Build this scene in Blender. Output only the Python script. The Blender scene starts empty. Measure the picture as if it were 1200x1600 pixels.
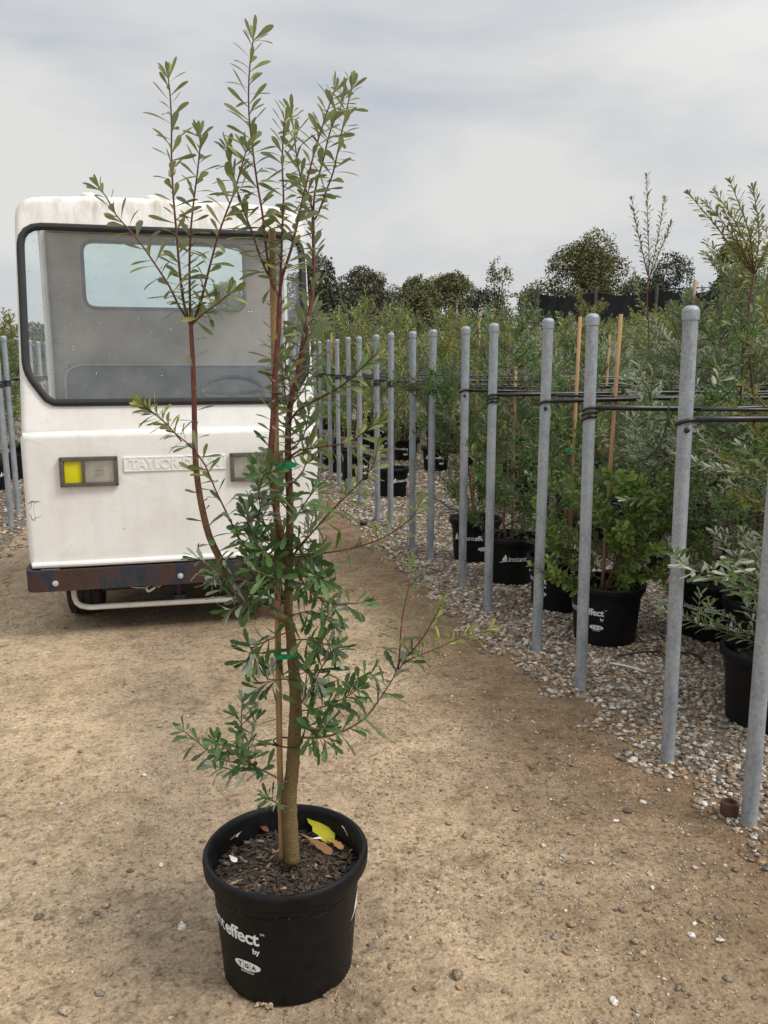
import bpy, bmesh, math, random
import numpy as np
from mathutils import Vector, Matrix, noise
random.seed(7); RNG = np.random.default_rng(7)
R = math.radians
S = bpy.context.scene
COL = S.collection

# ------------------------------------------------------------------ camera
F = 1290.0; EYE = 1.55; PITCH = R(10.3); YAW = R(-14.2)
cam = bpy.data.cameras.new('camera'); camo = bpy.data.objects.new('camera', cam); COL.objects.link(camo)
cam.sensor_fit = 'VERTICAL'; cam.sensor_height = 36.0; cam.sensor_width = 27.0
cam.lens = 36.0 * F / 1600.0; cam.clip_start = 0.05; cam.clip_end = 3000
camo.location = (0, 0, EYE); camo.rotation_euler = (R(90) - PITCH, 0, YAW)
S.camera = camo
S.render.resolution_x = 768; S.render.resolution_y = 1024
S.view_settings.view_transform = 'Standard'; S.view_settings.look = 'None'
S.view_settings.exposure = 0.78; S.view_settings.gamma = 1.0
try: S.view_settings.use_curve_mapping = False
except Exception: pass

# ------------------------------------------------------------------ sky: overcast, thin breaks of blue
SUN_EL, SUN_AZ = R(50), R(128)       # azimuth clockwise from +Y
W = bpy.data.worlds.new('World'); S.world = W; W.use_nodes = True
nt = W.node_tree; nt.nodes.clear()
def N(tree, typ, **kw):
    n = tree.nodes.new(typ)
    for k, v in kw.items():
        if k.startswith('i_'):
            key = k[2:]
            key = int(key) if key.isdigit() else key
            n.inputs[key].default_value = v
        else: setattr(n, k, v)
    return n
def ramp(tree, stops, interp='LINEAR'):
    n = tree.nodes.new('ShaderNodeValToRGB'); cr = n.color_ramp; cr.interpolation = interp
    while len(cr.elements) < len(stops): cr.elements.new(0.5)
    for e, (p, c) in zip(cr.elements, stops):
        e.position = p; e.color = (*c, 1) if len(c) == 3 else c
    return n
sky = N(nt, 'ShaderNodeTexSky', sky_type='NISHITA', sun_disc=False, sun_elevation=SUN_EL, sun_rotation=SUN_AZ)
tc = N(nt, 'ShaderNodeTexCoord')
mp = N(nt, 'ShaderNodeMapping'); mp.inputs['Scale'].default_value = (1.0, 1.0, 3.2)
nt.links.new(tc.outputs['Generated'], mp.inputs['Vector'])
nz = N(nt, 'ShaderNodeTexNoise', i_Scale=1.7, i_Detail=7.0, i_Roughness=0.52, i_Distortion=0.35)
nt.links.new(mp.outputs['Vector'], nz.inputs['Vector'])
cl = ramp(nt, [(0.33, (2.35, 2.75, 3.35)), (0.43, (3.1, 3.30, 3.62)), (0.52, (3.75, 3.80, 3.88)), (0.64, (4.5, 4.45, 4.35))])
nt.links.new(nz.outputs['Fac'], cl.inputs['Fac'])
nz2 = N(nt, 'ShaderNodeTexNoise', i_Scale=1.3, i_Detail=5.0, i_Roughness=0.5)
nt.links.new(mp.outputs['Vector'], nz2.inputs['Vector'])
gap = ramp(nt, [(0.30, (0.62, 0.62, 0.62)), (0.42, (0.97, 0.97, 0.97))])
nt.links.new(nz2.outputs['Fac'], gap.inputs['Fac'])
sp_ = N(nt, 'ShaderNodeSeparateXYZ'); nt.links.new(tc.outputs['Generated'], sp_.inputs[0])
zz_ = N(nt, 'ShaderNodeMath', operation='MULTIPLY'); nt.links.new(sp_.outputs['Z'], zz_.inputs[0]); nt.links.new(sp_.outputs['Z'], zz_.inputs[1])
z3_ = N(nt, 'ShaderNodeMath', operation='MULTIPLY'); nt.links.new(zz_.outputs[0], z3_.inputs[0]); nt.links.new(sp_.outputs['Z'], z3_.inputs[1]); zz_ = z3_
ov_ = N(nt, 'ShaderNodeMath', operation='MULTIPLY_ADD', i_1=1.2, i_2=0.97); nt.links.new(zz_.outputs[0], ov_.inputs[0])   # overcast: brighter overhead
dt_ = N(nt, 'ShaderNodeVectorMath', operation='DOT_PRODUCT'); nt.links.new(tc.outputs['Generated'], dt_.inputs[0]); dt_.inputs[1].default_value = (math.sin(SUN_AZ) * math.cos(SUN_EL), math.cos(SUN_AZ) * math.cos(SUN_EL), math.sin(SUN_EL))
gl_ = N(nt, 'ShaderNodeMapRange', i_1=0.1, i_2=1.0, i_3=0.0, i_4=0.6); nt.links.new(dt_.outputs['Value'], gl_.inputs['Value'])   # cloud glows towards the sun
ad_ = N(nt, 'ShaderNodeMath', operation='ADD'); nt.links.new(ov_.outputs[0], ad_.inputs[0]); nt.links.new(gl_.outputs[0], ad_.inputs[1]); ov_ = ad_
mx = N(nt, 'ShaderNodeMix', data_type='RGBA')
nt.links.new(gap.outputs['Color'], mx.inputs['Factor'])
nt.links.new(sky.outputs['Color'], mx.inputs['A']); 
vm_ = N(nt, 'ShaderNodeVectorMath', operation='SCALE'); nt.links.new(cl.outputs['Color'], vm_.inputs[0]); nt.links.new(ov_.outputs[0], vm_.inputs['Scale']); nt.links.new(vm_.outputs[0], mx.inputs['B'])
bg = N(nt, 'ShaderNodeBackground', i_Strength=0.10); nt.links.new(mx.outputs['Result'], bg.inputs['Color'])
wo = N(nt, 'ShaderNodeOutputWorld'); nt.links.new(bg.outputs[0], wo.inputs['Surface'])

sl = bpy.data.lights.new('sun', 'SUN'); sl.energy = 1.4; sl.angle = R(18); sl.color = (1.0, 0.955, 0.89)
slo = bpy.data.objects.new('sun', sl); COL.objects.link(slo)
sd = Vector((math.sin(SUN_AZ) * math.cos(SUN_EL), math.cos(SUN_AZ) * math.cos(SUN_EL), math.sin(SUN_EL)))
slo.rotation_euler = sd.to_track_quat('Z', 'Y').to_euler(); slo.location = sd * 30

# ------------------------------------------------------------------ pixel -> direction helpers (1200 x 1600 photograph)
CP, SP = math.cos(PITCH), math.sin(PITCH); CY, SY = math.cos(YAW), math.sin(YAW)
FWD = np.array([-SY, CY, 0.0]); RIGHT = np.array([CY, SY, 0.0])
def ray(px, py):
    cx, cz = (px - 600) / F, -(py - 800) / F
    y = CP + cz * SP; z = -SP + cz * CP; x = cx
    return np.array([x * CY - y * SY, x * SY + y * CY, z])
def gnd(px, py, h=0.0):
    r = ray(px, py); return np.array([0, 0, EYE]) + r * ((h - EYE) / r[2])
def at_depth(px, py, D):           # D: horizontal distance along the camera's heading
    r = ray(px, py); return np.array([0, 0, EYE]) + r * (D / r.dot(FWD))
def at_y(px, py, Y):
    r = ray(px, py); return np.array([0, 0, EYE]) + r * (Y / r[1])

# ------------------------------------------------------------------ materials
def mat(name, base=(0.5, 0.5, 0.5), rough=0.6, metal=0.0, spec=0.5):
    m = bpy.data.materials.new(name); m.use_nodes = True
    b = m.node_tree.nodes['Principled BSDF']
    b.inputs['Base Color'].default_value = (*base, 1); b.inputs['Roughness'].default_value = rough
    b.inputs['Metallic'].default_value = metal; b.inputs['Specular IOR Level'].default_value = spec
    return m
def bsdf(m): return m.node_tree.nodes['Principled BSDF']
def objcoord(t, scale=(1, 1, 1)):
    c = N(t, 'ShaderNodeTexCoord'); p = N(t, 'ShaderNodeMapping'); p.inputs['Scale'].default_value = scale
    t.links.new(c.outputs['Object'], p.inputs['Vector']); return p.outputs['Vector']
def noisy(m, stops, scale=8, detail=6, rough=0.6, stretch=(1, 1, 1), bump=0.0, bscale=None, bdist=0.01, roughmap=None):
    t = m.node_tree; v = objcoord(t, stretch)
    n = N(t, 'ShaderNodeTexNoise', i_Scale=scale, i_Detail=detail, i_Roughness=rough); t.links.new(v, n.inputs['Vector'])
    r = ramp(t, stops); t.links.new(n.outputs['Fac'], r.inputs['Fac'])
    t.links.new(r.outputs['Color'], bsdf(m).inputs['Base Color'])
    if roughmap:
        rr = ramp(t, [(0.3, (roughmap[0],) * 3), (0.7, (roughmap[1],) * 3)]); t.links.new(n.outputs['Fac'], rr.inputs['Fac'])
        t.links.new(rr.outputs['Color'], bsdf(m).inputs['Roughness'])
    if bump:
        n2 = N(t, 'ShaderNodeTexNoise', i_Scale=bscale or scale * 4, i_Detail=6.0); t.links.new(v, n2.inputs['Vector'])
        b = N(t, 'ShaderNodeBump', i_Strength=bump, i_Distance=bdist); t.links.new(n2.outputs['Fac'], b.inputs['Height'])
        t.links.new(b.outputs['Normal'], bsdf(m).inputs['Normal'])
    return m
def leafmat(name, cols, under, rough=0.5, trans=0.32):
    """leaf: colour varies leaf by leaf (attribute 'rnd' or the object's own random), paler underside"""
    m = mat(name, cols[0], rough); t = m.node_tree; b = bsdf(m)
    a = N(t, 'ShaderNodeAttribute', attribute_name='rnd'); oi = N(t, 'ShaderNodeObjectInfo')
    s = N(t, 'ShaderNodeMath', operation='ADD'); t.links.new(a.outputs['Fac'], s.inputs[0]); t.links.new(oi.outputs['Random'], s.inputs[1])
    f = N(t, 'ShaderNodeMath', operation='FRACT'); t.links.new(s.outputs[0], f.inputs[0])
    k = len(cols); r = ramp(t, [(i / (k - 1) if k > 1 else 0, c) for i, c in enumerate(cols)]); t.links.new(f.outputs[0], r.inputs['Fac'])
    g = N(t, 'ShaderNodeNewGeometry'); mixc = N(t, 'ShaderNodeMix', data_type='RGBA')
    t.links.new(g.outputs['Backfacing'], mixc.inputs['Factor']); t.links.new(r.outputs['Color'], mixc.inputs['A']); mixc.inputs['B'].default_value = (*under, 1)
    t.links.new(mixc.outputs['Result'], b.inputs['Base Color'])
    tr = N(t, 'ShaderNodeBsdfTranslucent'); t.links.new(mixc.outputs['Result'], tr.inputs['Color'])
    ms = N(t, 'ShaderNodeMixShader', i_0=trans); out = t.nodes['Material Output']
    t.links.new(b.outputs[0], ms.inputs[1]); t.links.new(tr.outputs[0], ms.inputs[2]); t.links.new(ms.outputs[0], out.inputs['Surface'])
    return m
def stonemat(name, stops, rough=0.75):
    m = mat(name, rough=rough); t = m.node_tree
    a = N(t, 'ShaderNodeAttribute', attribute_name='rnd'); oi = N(t, 'ShaderNodeObjectInfo')
    s = N(t, 'ShaderNodeMath', operation='ADD'); t.links.new(a.outputs['Fac'], s.inputs[0]); t.links.new(oi.outputs['Random'], s.inputs[1])
    f = N(t, 'ShaderNodeMath', operation='FRACT'); t.links.new(s.outputs[0], f.inputs[0])
    r = ramp(t, stops); t.links.new(f.outputs[0], r.inputs['Fac'])
    g = N(t, 'ShaderNodeNewGeometry')
    n = N(t, 'ShaderNodeTexNoise', i_Scale=160.0, i_Detail=4.0); t.links.new(g.outputs['Position'], n.inputs['Vector'])
    rr = ramp(t, [(0.36, (0.42, 0.41, 0.40)), (0.5, (0.95, 0.95, 0.95)), (0.65, (1.2, 1.2, 1.2))]); t.links.new(n.outputs['Fac'], rr.inputs['Fac'])
    mu = N(t, 'ShaderNodeMix', data_type='RGBA', blend_type='MULTIPLY'); mu.inputs['Factor'].default_value = 1
    t.links.new(r.outputs['Color'], mu.inputs['A']); t.links.new(rr.outputs['Color'], mu.inputs['B'])
    t.links.new(mu.outputs['Result'], bsdf(m).inputs['Base Color'])
    return m

M = {}
# dirt road
def dirt():
    m = mat('dirt', rough=0.92, spec=0.25); t = m.node_tree; L = t.links
    g = N(t, 'ShaderNodeNewGeometry'); P = g.outputs['Position']
    def nz(scale, detail=6.0, rough=0.6):
        n = N(t, 'ShaderNodeTexNoise', i_Scale=scale, i_Detail=detail, i_Roughness=rough); L.new(P, n.inputs['Vector']); return n.outputs['Fac']
    big = ramp(t, [(0.30, (0.305, 0.226, 0.148)), (0.48, (0.405, 0.308, 0.206)), (0.68, (0.485, 0.375, 0.257))]); L.new(nz(1.1, 7.0, 0.62), big.inputs['Fac'])
    # compacted, paler wheel tracks along the lane; rougher greyer strip between them
    sx0 = N(t, 'ShaderNodeSeparateXYZ'); L.new(P, sx0.inputs[0]); tw = N(t, 'ShaderNodeMath', operation='MULTIPLY_ADD'); L.new(nz(0.9, 6.0, 0.65), tw.inputs[0]); tw.inputs[1].default_value = 1.1; L.new(sx0.outputs['X'], tw.inputs[2])
    tr = ramp(t, [(0.0, (0.93, 0.93, 0.93)), (0.16, (1.12, 1.12, 1.10)), (0.30, (1.16, 1.15, 1.12)), (0.43, (0.80, 0.80, 0.81)), (0.56, (0.86, 0.85, 0.84)), (0.68, (1.15, 1.14, 1.12)), (0.80, (1.10, 1.09, 1.07)), (0.92, (0.84, 0.82, 0.80))])
    tm = N(t, 'ShaderNodeMapRange', i_1=-0.9, i_2=2.2); L.new(tw.outputs[0], tm.inputs['Value']); L.new(tm.outputs[0], tr.inputs['Fac'])
    tmx = N(t, 'ShaderNodeMix', data_type='RGBA', blend_type='MULTIPLY'); tmx.inputs['Factor'].default_value = 1; L.new(big.outputs['Color'], tmx.inputs['A']); L.new(tr.outputs['Color'], tmx.inputs['B'])
    # damp, browner soil along the gravel edge (own ragged shape)
    sx = N(t, 'ShaderNodeSeparateXYZ'); L.new(P, sx.inputs[0])
    wob = N(t, 'ShaderNodeMath', operation='MULTIPLY_ADD'); L.new(nz(1.6, 5.0), wob.inputs[0]); wob.inputs[1].default_value = 1.9; L.new(sx.outputs['X'], wob.inputs[2])
    damp = N(t, 'ShaderNodeMapRange', i_1=1.70, i_2=2.45); L.new(wob.outputs[0], damp.inputs['Value'])
    dcol = ramp(t, [(0.3, (0.145, 0.092, 0.052)), (0.7, (0.265, 0.177, 0.103))]); L.new(nz(6.0), dcol.inputs['Fac'])
    mix1 = N(t, 'ShaderNodeMix', data_type='RGBA'); dm = N(t, 'ShaderNodeMath', operation='MULTIPLY', i_1=0.85); L.new(damp.outputs[0], dm.inputs[0])
    L.new(dm.outputs[0], mix1.inputs['Factor']); L.new(tmx.outputs['Result'], mix1.inputs['A']); L.new(dcol.outputs['Color'], mix1.inputs['B'])
    # grit: light and dark grains
    gr = ramp(t, [(0.32, (0.40, 0.37, 0.34)), (0.45, (0.90, 0.89, 0.87)), (0.56, (1.0, 1.0, 1.0)), (0.68, (1.45, 1.42, 1.36))]); L.new(nz(95.0, 4.0, 0.75), gr.inputs['Fac'])
    mu = N(t, 'ShaderNodeMix', data_type='RGBA', blend_type='MULTIPLY'); mu.inputs['Factor'].default_value = 1
    L.new(mix1.outputs['Result'], mu.inputs['A']); L.new(gr.outputs['Color'], mu.inputs['B'])
    sp2 = ramp(t, [(0.34, (0.55, 0.52, 0.49)), (0.44, (0.97, 0.97, 0.96)), (0.60, (1.0, 1.0, 1.0)), (0.68, (1.22, 1.20, 1.17))]); L.new(nz(42.0, 3.0, 0.6), sp2.inputs['Fac'])
    mu3 = N(t, 'ShaderNodeMix', data_type='RGBA', blend_type='MULTIPLY'); mu3.inputs['Factor'].default_value = 1
    L.new(mu.outputs['Result'], mu3.inputs['A']); L.new(sp2.outputs['Color'], mu3.inputs['B']); mu = mu3
    md = ramp(t, [(0.36, (0.70, 0.68, 0.66)), (0.52, (1, 1, 1)), (0.7, (1.1, 1.09, 1.06))]); L.new(nz(11.0, 7.0, 0.7), md.inputs['Fac'])
    mu2 = N(t, 'ShaderNodeMix', data_type='RGBA', blend_type='MULTIPLY'); mu2.inputs['Factor'].default_value = 1
    L.new(mu.outputs['Result'], mu2.inputs['A']); L.new(md.outputs['Color'], mu2.inputs['B'])
    L.new(mu2.outputs['Result'], bsdf(m).inputs['Base Color'])
    b1 = N(t, 'ShaderNodeBump', i_Strength=0.75, i_Distance=0.006); L.new(nz(120.0, 5.0, 0.7), b1.inputs['Height'])
    b2 = N(t, 'ShaderNodeBump', i_Strength=0.7, i_Distance=0.02); L.new(nz(22.0, 5.0, 0.65), b2.inputs['Height']); L.new(b1.outputs['Normal'], b2.inputs['Normal'])
    L.new(b2.outputs['Normal'], bsdf(m).inputs['Normal'])
    return m
M['dirt'] = dirt()
PEB = [(0.0, (0.42, 0.37, 0.30)), (0.12, (0.12, 0.10, 0.08)), (0.24, (0.56, 0.52, 0.45)), (0.36, (0.20, 0.14, 0.085)), (0.48, (0.42, 0.31, 0.20)), (0.60, (0.085, 0.075, 0.065)), (0.72, (0.40, 0.24, 0.11)), (0.84, (0.66, 0.62, 0.55)), (0.9, (0.30, 0.22, 0.15)), (1.0, (0.19, 0.16, 0.13))]
M['pebble'] = stonemat('pebble', PEB)
M['stone'] = stonemat('stone', [(0, (0.32, 0.24, 0.16)), (0.25, (0.15, 0.115, 0.085)), (0.42, (0.68, 0.63, 0.55)), (0.58, (0.40, 0.25, 0.13)), (0.75, (0.10, 0.085, 0.075)), (1, (0.48, 0.38, 0.25))])
M['grit'] = stonemat('grit', [(0, (0.38, 0.29, 0.19)), (0.3, (0.17, 0.12, 0.075)), (0.55, (0.48, 0.37, 0.25)), (0.75, (0.11, 0.085, 0.06)), (1, (0.60, 0.52, 0.40))])
M['gravel'] = noisy(mat('gravel', rough=0.9), [(0.3, (0.05, 0.04, 0.03)), (0.45, (0.20, 0.17, 0.13)), (0.55, (0.09, 0.07, 0.05)), (0.7, (0.42, 0.37, 0.31))], scale=38, detail=5, rough=0.8, bump=1.0, bscale=45, bdist=0.02)
M['black_pot'] = noisy(mat('black_pot', rough=0.45, spec=0.22), [(0.35, (0.0035, 0.0035, 0.004)), (0.7, (0.008, 0.008, 0.009))], scale=30, bump=0.12, bscale=220, bdist=0.002, roughmap=(0.40, 0.6))
M['print'] = noisy(mat('white_print', rough=0.55), [(0.3, (0.70, 0.71, 0.72)), (0.7, (0.80, 0.80, 0.80))], scale=60)
M['print_dark'] = mat('dark_print', (0.015, 0.015, 0.016), 0.5)
M['soil'] = noisy(mat('soil', rough=0.95), [(0.3, (0.012, 0.008, 0.006)), (0.6, (0.05, 0.032, 0.02)), (0.8, (0.10, 0.065, 0.04))], scale=60, bump=1.0, bscale=120, bdist=0.012)
M['chip'] = stonemat('bark_chip', [(0, (0.045, 0.028, 0.018)), (0.35, (0.02, 0.014, 0.01)), (0.65, (0.10, 0.062, 0.036)), (0.88, (0.06, 0.04, 0.025)), (1, (0.27, 0.20, 0.13))], 0.85)
M['trunk'] = noisy(mat('trunk_bark', rough=0.85), [(0.30, (0.07, 0.048, 0.016)), (0.44, (0.19, 0.132, 0.045)), (0.56, (0.13, 0.088, 0.032)), (0.70, (0.36, 0.27, 0.11))], scale=75, stretch=(1, 1, 2.2), rough=0.75, bump=0.9, bscale=150, bdist=0.006)
M['stem_red'] = noisy(mat('red_stem', rough=0.55), [(0.3, (0.09, 0.022, 0.017)), (0.6, (0.16, 0.048, 0.032)), (0.8, (0.21, 0.09, 0.05))], scale=30, bump=0.25, bscale=160, bdist=0.003)
def stemgrad():
    m = M['stem_red']; t = m.node_tree; src = bsdf(m).inputs['Base Color'].links[0].from_socket
    sx = N(t, 'ShaderNodeSeparateXYZ'); t.links.new(objcoord(t), sx.inputs[0]); mr = N(t, 'ShaderNodeMapRange', i_1=0.92, i_2=1.45); t.links.new(sx.outputs['Z'], mr.inputs['Value'])
    n = N(t, 'ShaderNodeTexNoise', i_Scale=60.0, i_Detail=6.0); t.links.new(objcoord(t, (1, 1, 2.5)), n.inputs['Vector']); r = ramp(t, [(0.3, (0.085, 0.05, 0.02)), (0.7, (0.21, 0.13, 0.055))]); t.links.new(n.outputs['Fac'], r.inputs['Fac'])
    mixc = N(t, 'ShaderNodeMix', data_type='RGBA'); t.links.new(mr.outputs[0], mixc.inputs['Factor']); t.links.new(r.outputs['Color'], mixc.inputs['A']); t.links.new(src, mixc.inputs['B']); t.links.new(mixc.outputs['Result'], bsdf(m).inputs['Base Color'])
stemgrad()
M['twig_red'] = noisy(mat('dark_red_twig', rough=0.55), [(0.3, (0.085, 0.018, 0.016)), (0.7, (0.16, 0.045, 0.028))], scale=40)
M['twig_brown'] = noisy(mat('brown_twig', rough=0.7), [(0.3, (0.10, 0.05, 0.028)), (0.7, (0.20, 0.105, 0.055))], scale=40)
M['bamboo'] = noisy(mat('bamboo', rough=0.55), [(0.3, (0.27, 0.155, 0.06)), (0.7, (0.45, 0.28, 0.125))], scale=24, stretch=(1, 1, 0.25), bump=0.2, bdist=0.003)
M['stake_wood'] = noisy(mat('stake_wood', rough=0.75), [(0.3, (0.25, 0.135, 0.06)), (0.7, (0.42, 0.25, 0.12))], scale=30, stretch=(1, 1, 0.15), bump=0.3, bdist=0.003)
M['green_tape'] = noisy(mat('green_tape', rough=0.35), [(0.3, (0.0, 0.22, 0.10)), (0.7, (0.005, 0.34, 0.16))], scale=30, bump=0.2, bdist=0.003)
M['black_tie'] = mat('black_tie', (0.012, 0.011, 0.012), 0.45)
GREENS_UNDER = (0.33, 0.38, 0.29)
M['leaf_young'] = leafmat('leaf_young', [(0.219, 0.231, 0.050), (0.296, 0.296, 0.068), (0.169, 0.195, 0.044), (0.366, 0.343, 0.094)], (0.24, 0.28, 0.12))
M['leaf_tip'] = leafmat('leaf_tip', [(0.299, 0.330, 0.050), (0.380, 0.396, 0.070), (0.241, 0.286, 0.045)], (0.30, 0.33, 0.13))
M['leaf_mid'] = leafmat('leaf_mid', [(0.143, 0.177, 0.038), (0.094, 0.135, 0.030), (0.203, 0.234, 0.049), (0.172, 0.195, 0.049)], (0.23, 0.28, 0.16))
M['leaf_dark'] = leafmat('leaf_dark', [(0.063, 0.131, 0.032), (0.042, 0.095, 0.024), (0.105, 0.179, 0.053), (0.084, 0.151, 0.034)], GREENS_UNDER)
M['p_olive'] = leafmat('p_olive', [(0.191, 0.249, 0.048), (0.125, 0.179, 0.035), (0.304, 0.359, 0.075), (0.405, 0.428, 0.100)], (0.20, 0.23, 0.13))
M['p_dark'] = leafmat('p_dark', [(0.079, 0.170, 0.035), (0.059, 0.124, 0.030), (0.144, 0.259, 0.052), (0.106, 0.204, 0.045)], (0.15, 0.18, 0.11))
M['p_silver'] = leafmat('p_silver', [(0.102, 0.172, 0.049), (0.070, 0.128, 0.037), (0.149, 0.228, 0.068), (0.220, 0.300, 0.100)], (0.55, 0.57, 0.47))
M['p_yellow'] = leafmat('p_yellow', [(0.278, 0.285, 0.040), (0.195, 0.227, 0.035), (0.376, 0.350, 0.055), (0.153, 0.181, 0.035)], (0.22, 0.24, 0.09))
M['p_bright'] = leafmat('p_bright', [(0.130, 0.231, 0.035), (0.083, 0.164, 0.026), (0.234, 0.329, 0.053), (0.176, 0.270, 0.048)], (0.19, 0.25, 0.11))
M['tree_leaf'] = leafmat('tree_leaf', [(0.182, 0.179, 0.048), (0.143, 0.145, 0.041), (0.229, 0.219, 0.057), (0.200, 0.195, 0.052)], (0.05, 0.06, 0.025), trans=0.12)
M['tree_leaf_dark'] = leafmat('tree_leaf_dark', [(0.068, 0.085, 0.034), (0.051, 0.069, 0.028), (0.090, 0.110, 0.039)], (0.03, 0.036, 0.018), trans=0.1)
M['tree_leaf_brown'] = leafmat('tree_leaf_brown', [(0.105, 0.097, 0.046), (0.077, 0.075, 0.032), (0.143, 0.135, 0.061)], (0.06, 0.045, 0.03), trans=0.1)
M['bark'] = noisy(mat('bark', rough=0.9), [(0.3, (0.03, 0.024, 0.018)), (0.7, (0.085, 0.07, 0.055))], scale=14, bump=0.8)
# galvanised steel
def galv():
    m = mat('galvanised_steel', rough=0.5, metal=0.35); t = m.node_tree; L = t.links
    v = objcoord(t, (1, 1, 0.35)); v2 = objcoord(t, (1, 1, 1))
    n = N(t, 'ShaderNodeTexNoise', i_Scale=16.0, i_Detail=8.0, i_Roughness=0.7); L.new(v, n.inputs['Vector'])
    vo = N(t, 'ShaderNodeTexVoronoi', i_Scale=110.0); L.new(v2, vo.inputs['Vector'])
    r = ramp(t, [(0.28, (0.20, 0.225, 0.25)), (0.5, (0.34, 0.37, 0.40)), (0.72, (0.44, 0.47, 0.49))]); L.new(n.outputs['Fac'], r.inputs['Fac'])
    sp = ramp(t, [(0.0, (0.8, 0.8, 0.8)), (1.0, (1.12, 1.12, 1.12))]); L.new(vo.outputs['Color'], sp.inputs['Fac'])
    mu = N(t, 'ShaderNodeMix', data_type='RGBA', blend_type='MULTIPLY'); mu.inputs['Factor'].default_value = 1
    L.new(r.outputs['Color'], mu.inputs['A']); L.new(sp.outputs['Color'], mu.inputs['B']); L.new(mu.outputs['Result'], bsdf(m).inputs['Base Color'])
    rr = ramp(t, [(0.3, (0.62,) * 3), (0.7, (0.42,) * 3)]); L.new(n.outputs['Fac'], rr.inputs['Fac']); L.new(rr.outputs['Color'], bsdf(m).inputs['Roughness'])
    return m
M['galv'] = galv()
M['black_poly'] = noisy(mat('black_poly_pipe', rough=0.38), [(0.35, (0.010, 0.010, 0.011)), (0.7, (0.024, 0.024, 0.025))], scale=20)
# van
def vanpaint():
    m = mat('white_van_paint', rough=0.38); t = m.node_tree; L = t.links
    v = objcoord(t); vs = objcoord(t, (5, 5, 0.7))
    n = N(t, 'ShaderNodeTexNoise', i_Scale=2.2, i_Detail=8.0, i_Roughness=0.7); L.new(v, n.inputs['Vector'])
    s = N(t, 'ShaderNodeTexNoise', i_Scale=2.4, i_Detail=8.0, i_Roughness=0.7); L.new(vs, s.inputs['Vector'])
    r = ramp(t, [(0.3, (0.68, 0.655, 0.60)), (0.55, (0.775, 0.765, 0.735))]); L.new(n.outputs['Fac'], r.inputs['Fac'])
    d = ramp(t, [(0.46, (0, 0, 0)), (0.74, (0.6, 0.6, 0.6))]); L.new(s.outputs['Fac'], d.inputs['Fac'])
    sx = N(t, 'ShaderNodeSeparateXYZ'); L.new(objcoord(t), sx.inputs[0])
    topd = N(t, 'ShaderNodeMapRange', i_1=2.18, i_2=2.40, i_3=0.25, i_4=1.5); L.new(sx.outputs['Z'], topd.inputs['Value'])
    dd = N(t, 'ShaderNodeMath', operation='MULTIPLY'); L.new(d.outputs['Color'], dd.inputs[0]); L.new(topd.outputs[0], dd.inputs[1])
    mixc = N(t, 'ShaderNodeMix', data_type='RGBA'); L.new(dd.outputs[0], mixc.inputs['Factor']); L.new(r.outputs['Color'], mixc.inputs['A']); mixc.inputs['B'].default_value = (0.36, 0.29, 0.19, 1)
    sp = N(t, 'ShaderNodeTexNoise', i_Scale=70.0, i_Detail=3.0); L.new(v, sp.inputs['Vector'])
    spr = ramp(t, [(0.26, (0.45, 0.4, 0.33)), (0.31, (1, 1, 1))]); L.new(sp.outputs['Fac'], spr.inputs['Fac'])
    mu = N(t, 'ShaderNodeMix', data_type='RGBA', blend_type='MULTIPLY'); mu.inputs['Factor'].default_value = 0.7
    L.new(mixc.outputs['Result'], mu.inputs['A']); L.new(spr.outputs['Color'], mu.inputs['B'])
    L.new(mu.outputs['Result'], bsdf(m).inputs['Base Color'])
    b = N(t, 'ShaderNodeBump', i_Strength=0.06, i_Distance=0.05); n3 = N(t, 'ShaderNodeTexNoise', i_Scale=5.0, i_Detail=3.0); L.new(v, n3.inputs['Vector']); L.new(n3.outputs['Fac'], b.inputs['Height']); L.new(b.outputs['Normal'], bsdf(m).inputs['Normal'])
    return m
M['van_white'] = vanpaint()
M['rubber'] = noisy(mat('black_rubber', rough=0.6), [(0.3, (0.006, 0.006, 0.007)), (0.7, (0.016, 0.016, 0.016))], scale=18)
M['tyre'] = noisy(mat('tyre', rough=0.85), [(0.3, (0.012, 0.011, 0.010)), (0.7, (0.04, 0.034, 0.026))], scale=16, bump=0.4)
M['cab_grey'] = noisy(mat('cab_grey', rough=0.85), [(0.3, (0.30, 0.255, 0.205)), (0.55, (0.37, 0.325, 0.275)), (0.8, (0.43, 0.39, 0.345))], scale=3, detail=9, rough=0.7)
M['seat'] = noisy(mat('seat_vinyl', rough=0.5), [(0.3, (0.070, 0.076, 0.084)), (0.7, (0.10, 0.107, 0.116))], scale=12)
M['seat_trim'] = mat('seat_trim', (0.30, 0.31, 0.31), 0.5)
def rustblue():
    m = mat('rusty_blue_steel', rough=0.7); t = m.node_tree; L = t.links; v = objcoord(t)
    n = N(t, 'ShaderNodeTexNoise', i_Scale=3.6, i_Detail=9.0, i_Roughness=0.72); L.new(objcoord(t, (1.3, 1, .55)), n.inputs['Vector'])
    r = ramp(t, [(0.36, (0.010, 0.014, 0.027)), (0.48, (0.018, 0.023, 0.036)), (0.51, (0.055, 0.022, 0.014)), (0.62, (0.036, 0.016, 0.012)), (0.75, (0.085, 0.038, 0.022))]); L.new(n.outputs['Fac'], r.inputs['Fac'])
    L.new(r.outputs['Color'], bsdf(m).inputs['Base Color'])
    n2 = N(t, 'ShaderNodeTexNoise', i_Scale=90.0, i_Detail=4.0); L.new(v, n2.inputs['Vector'])
    b = N(t, 'ShaderNodeBump', i_Strength=0.5, i_Distance=0.004); L.new(n2.outputs['Fac'], b.inputs['Height']); L.new(b.outputs['Normal'], bsdf(m).inputs['Normal'])
    return m
M['rust_blue'] = rustblue()
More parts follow.
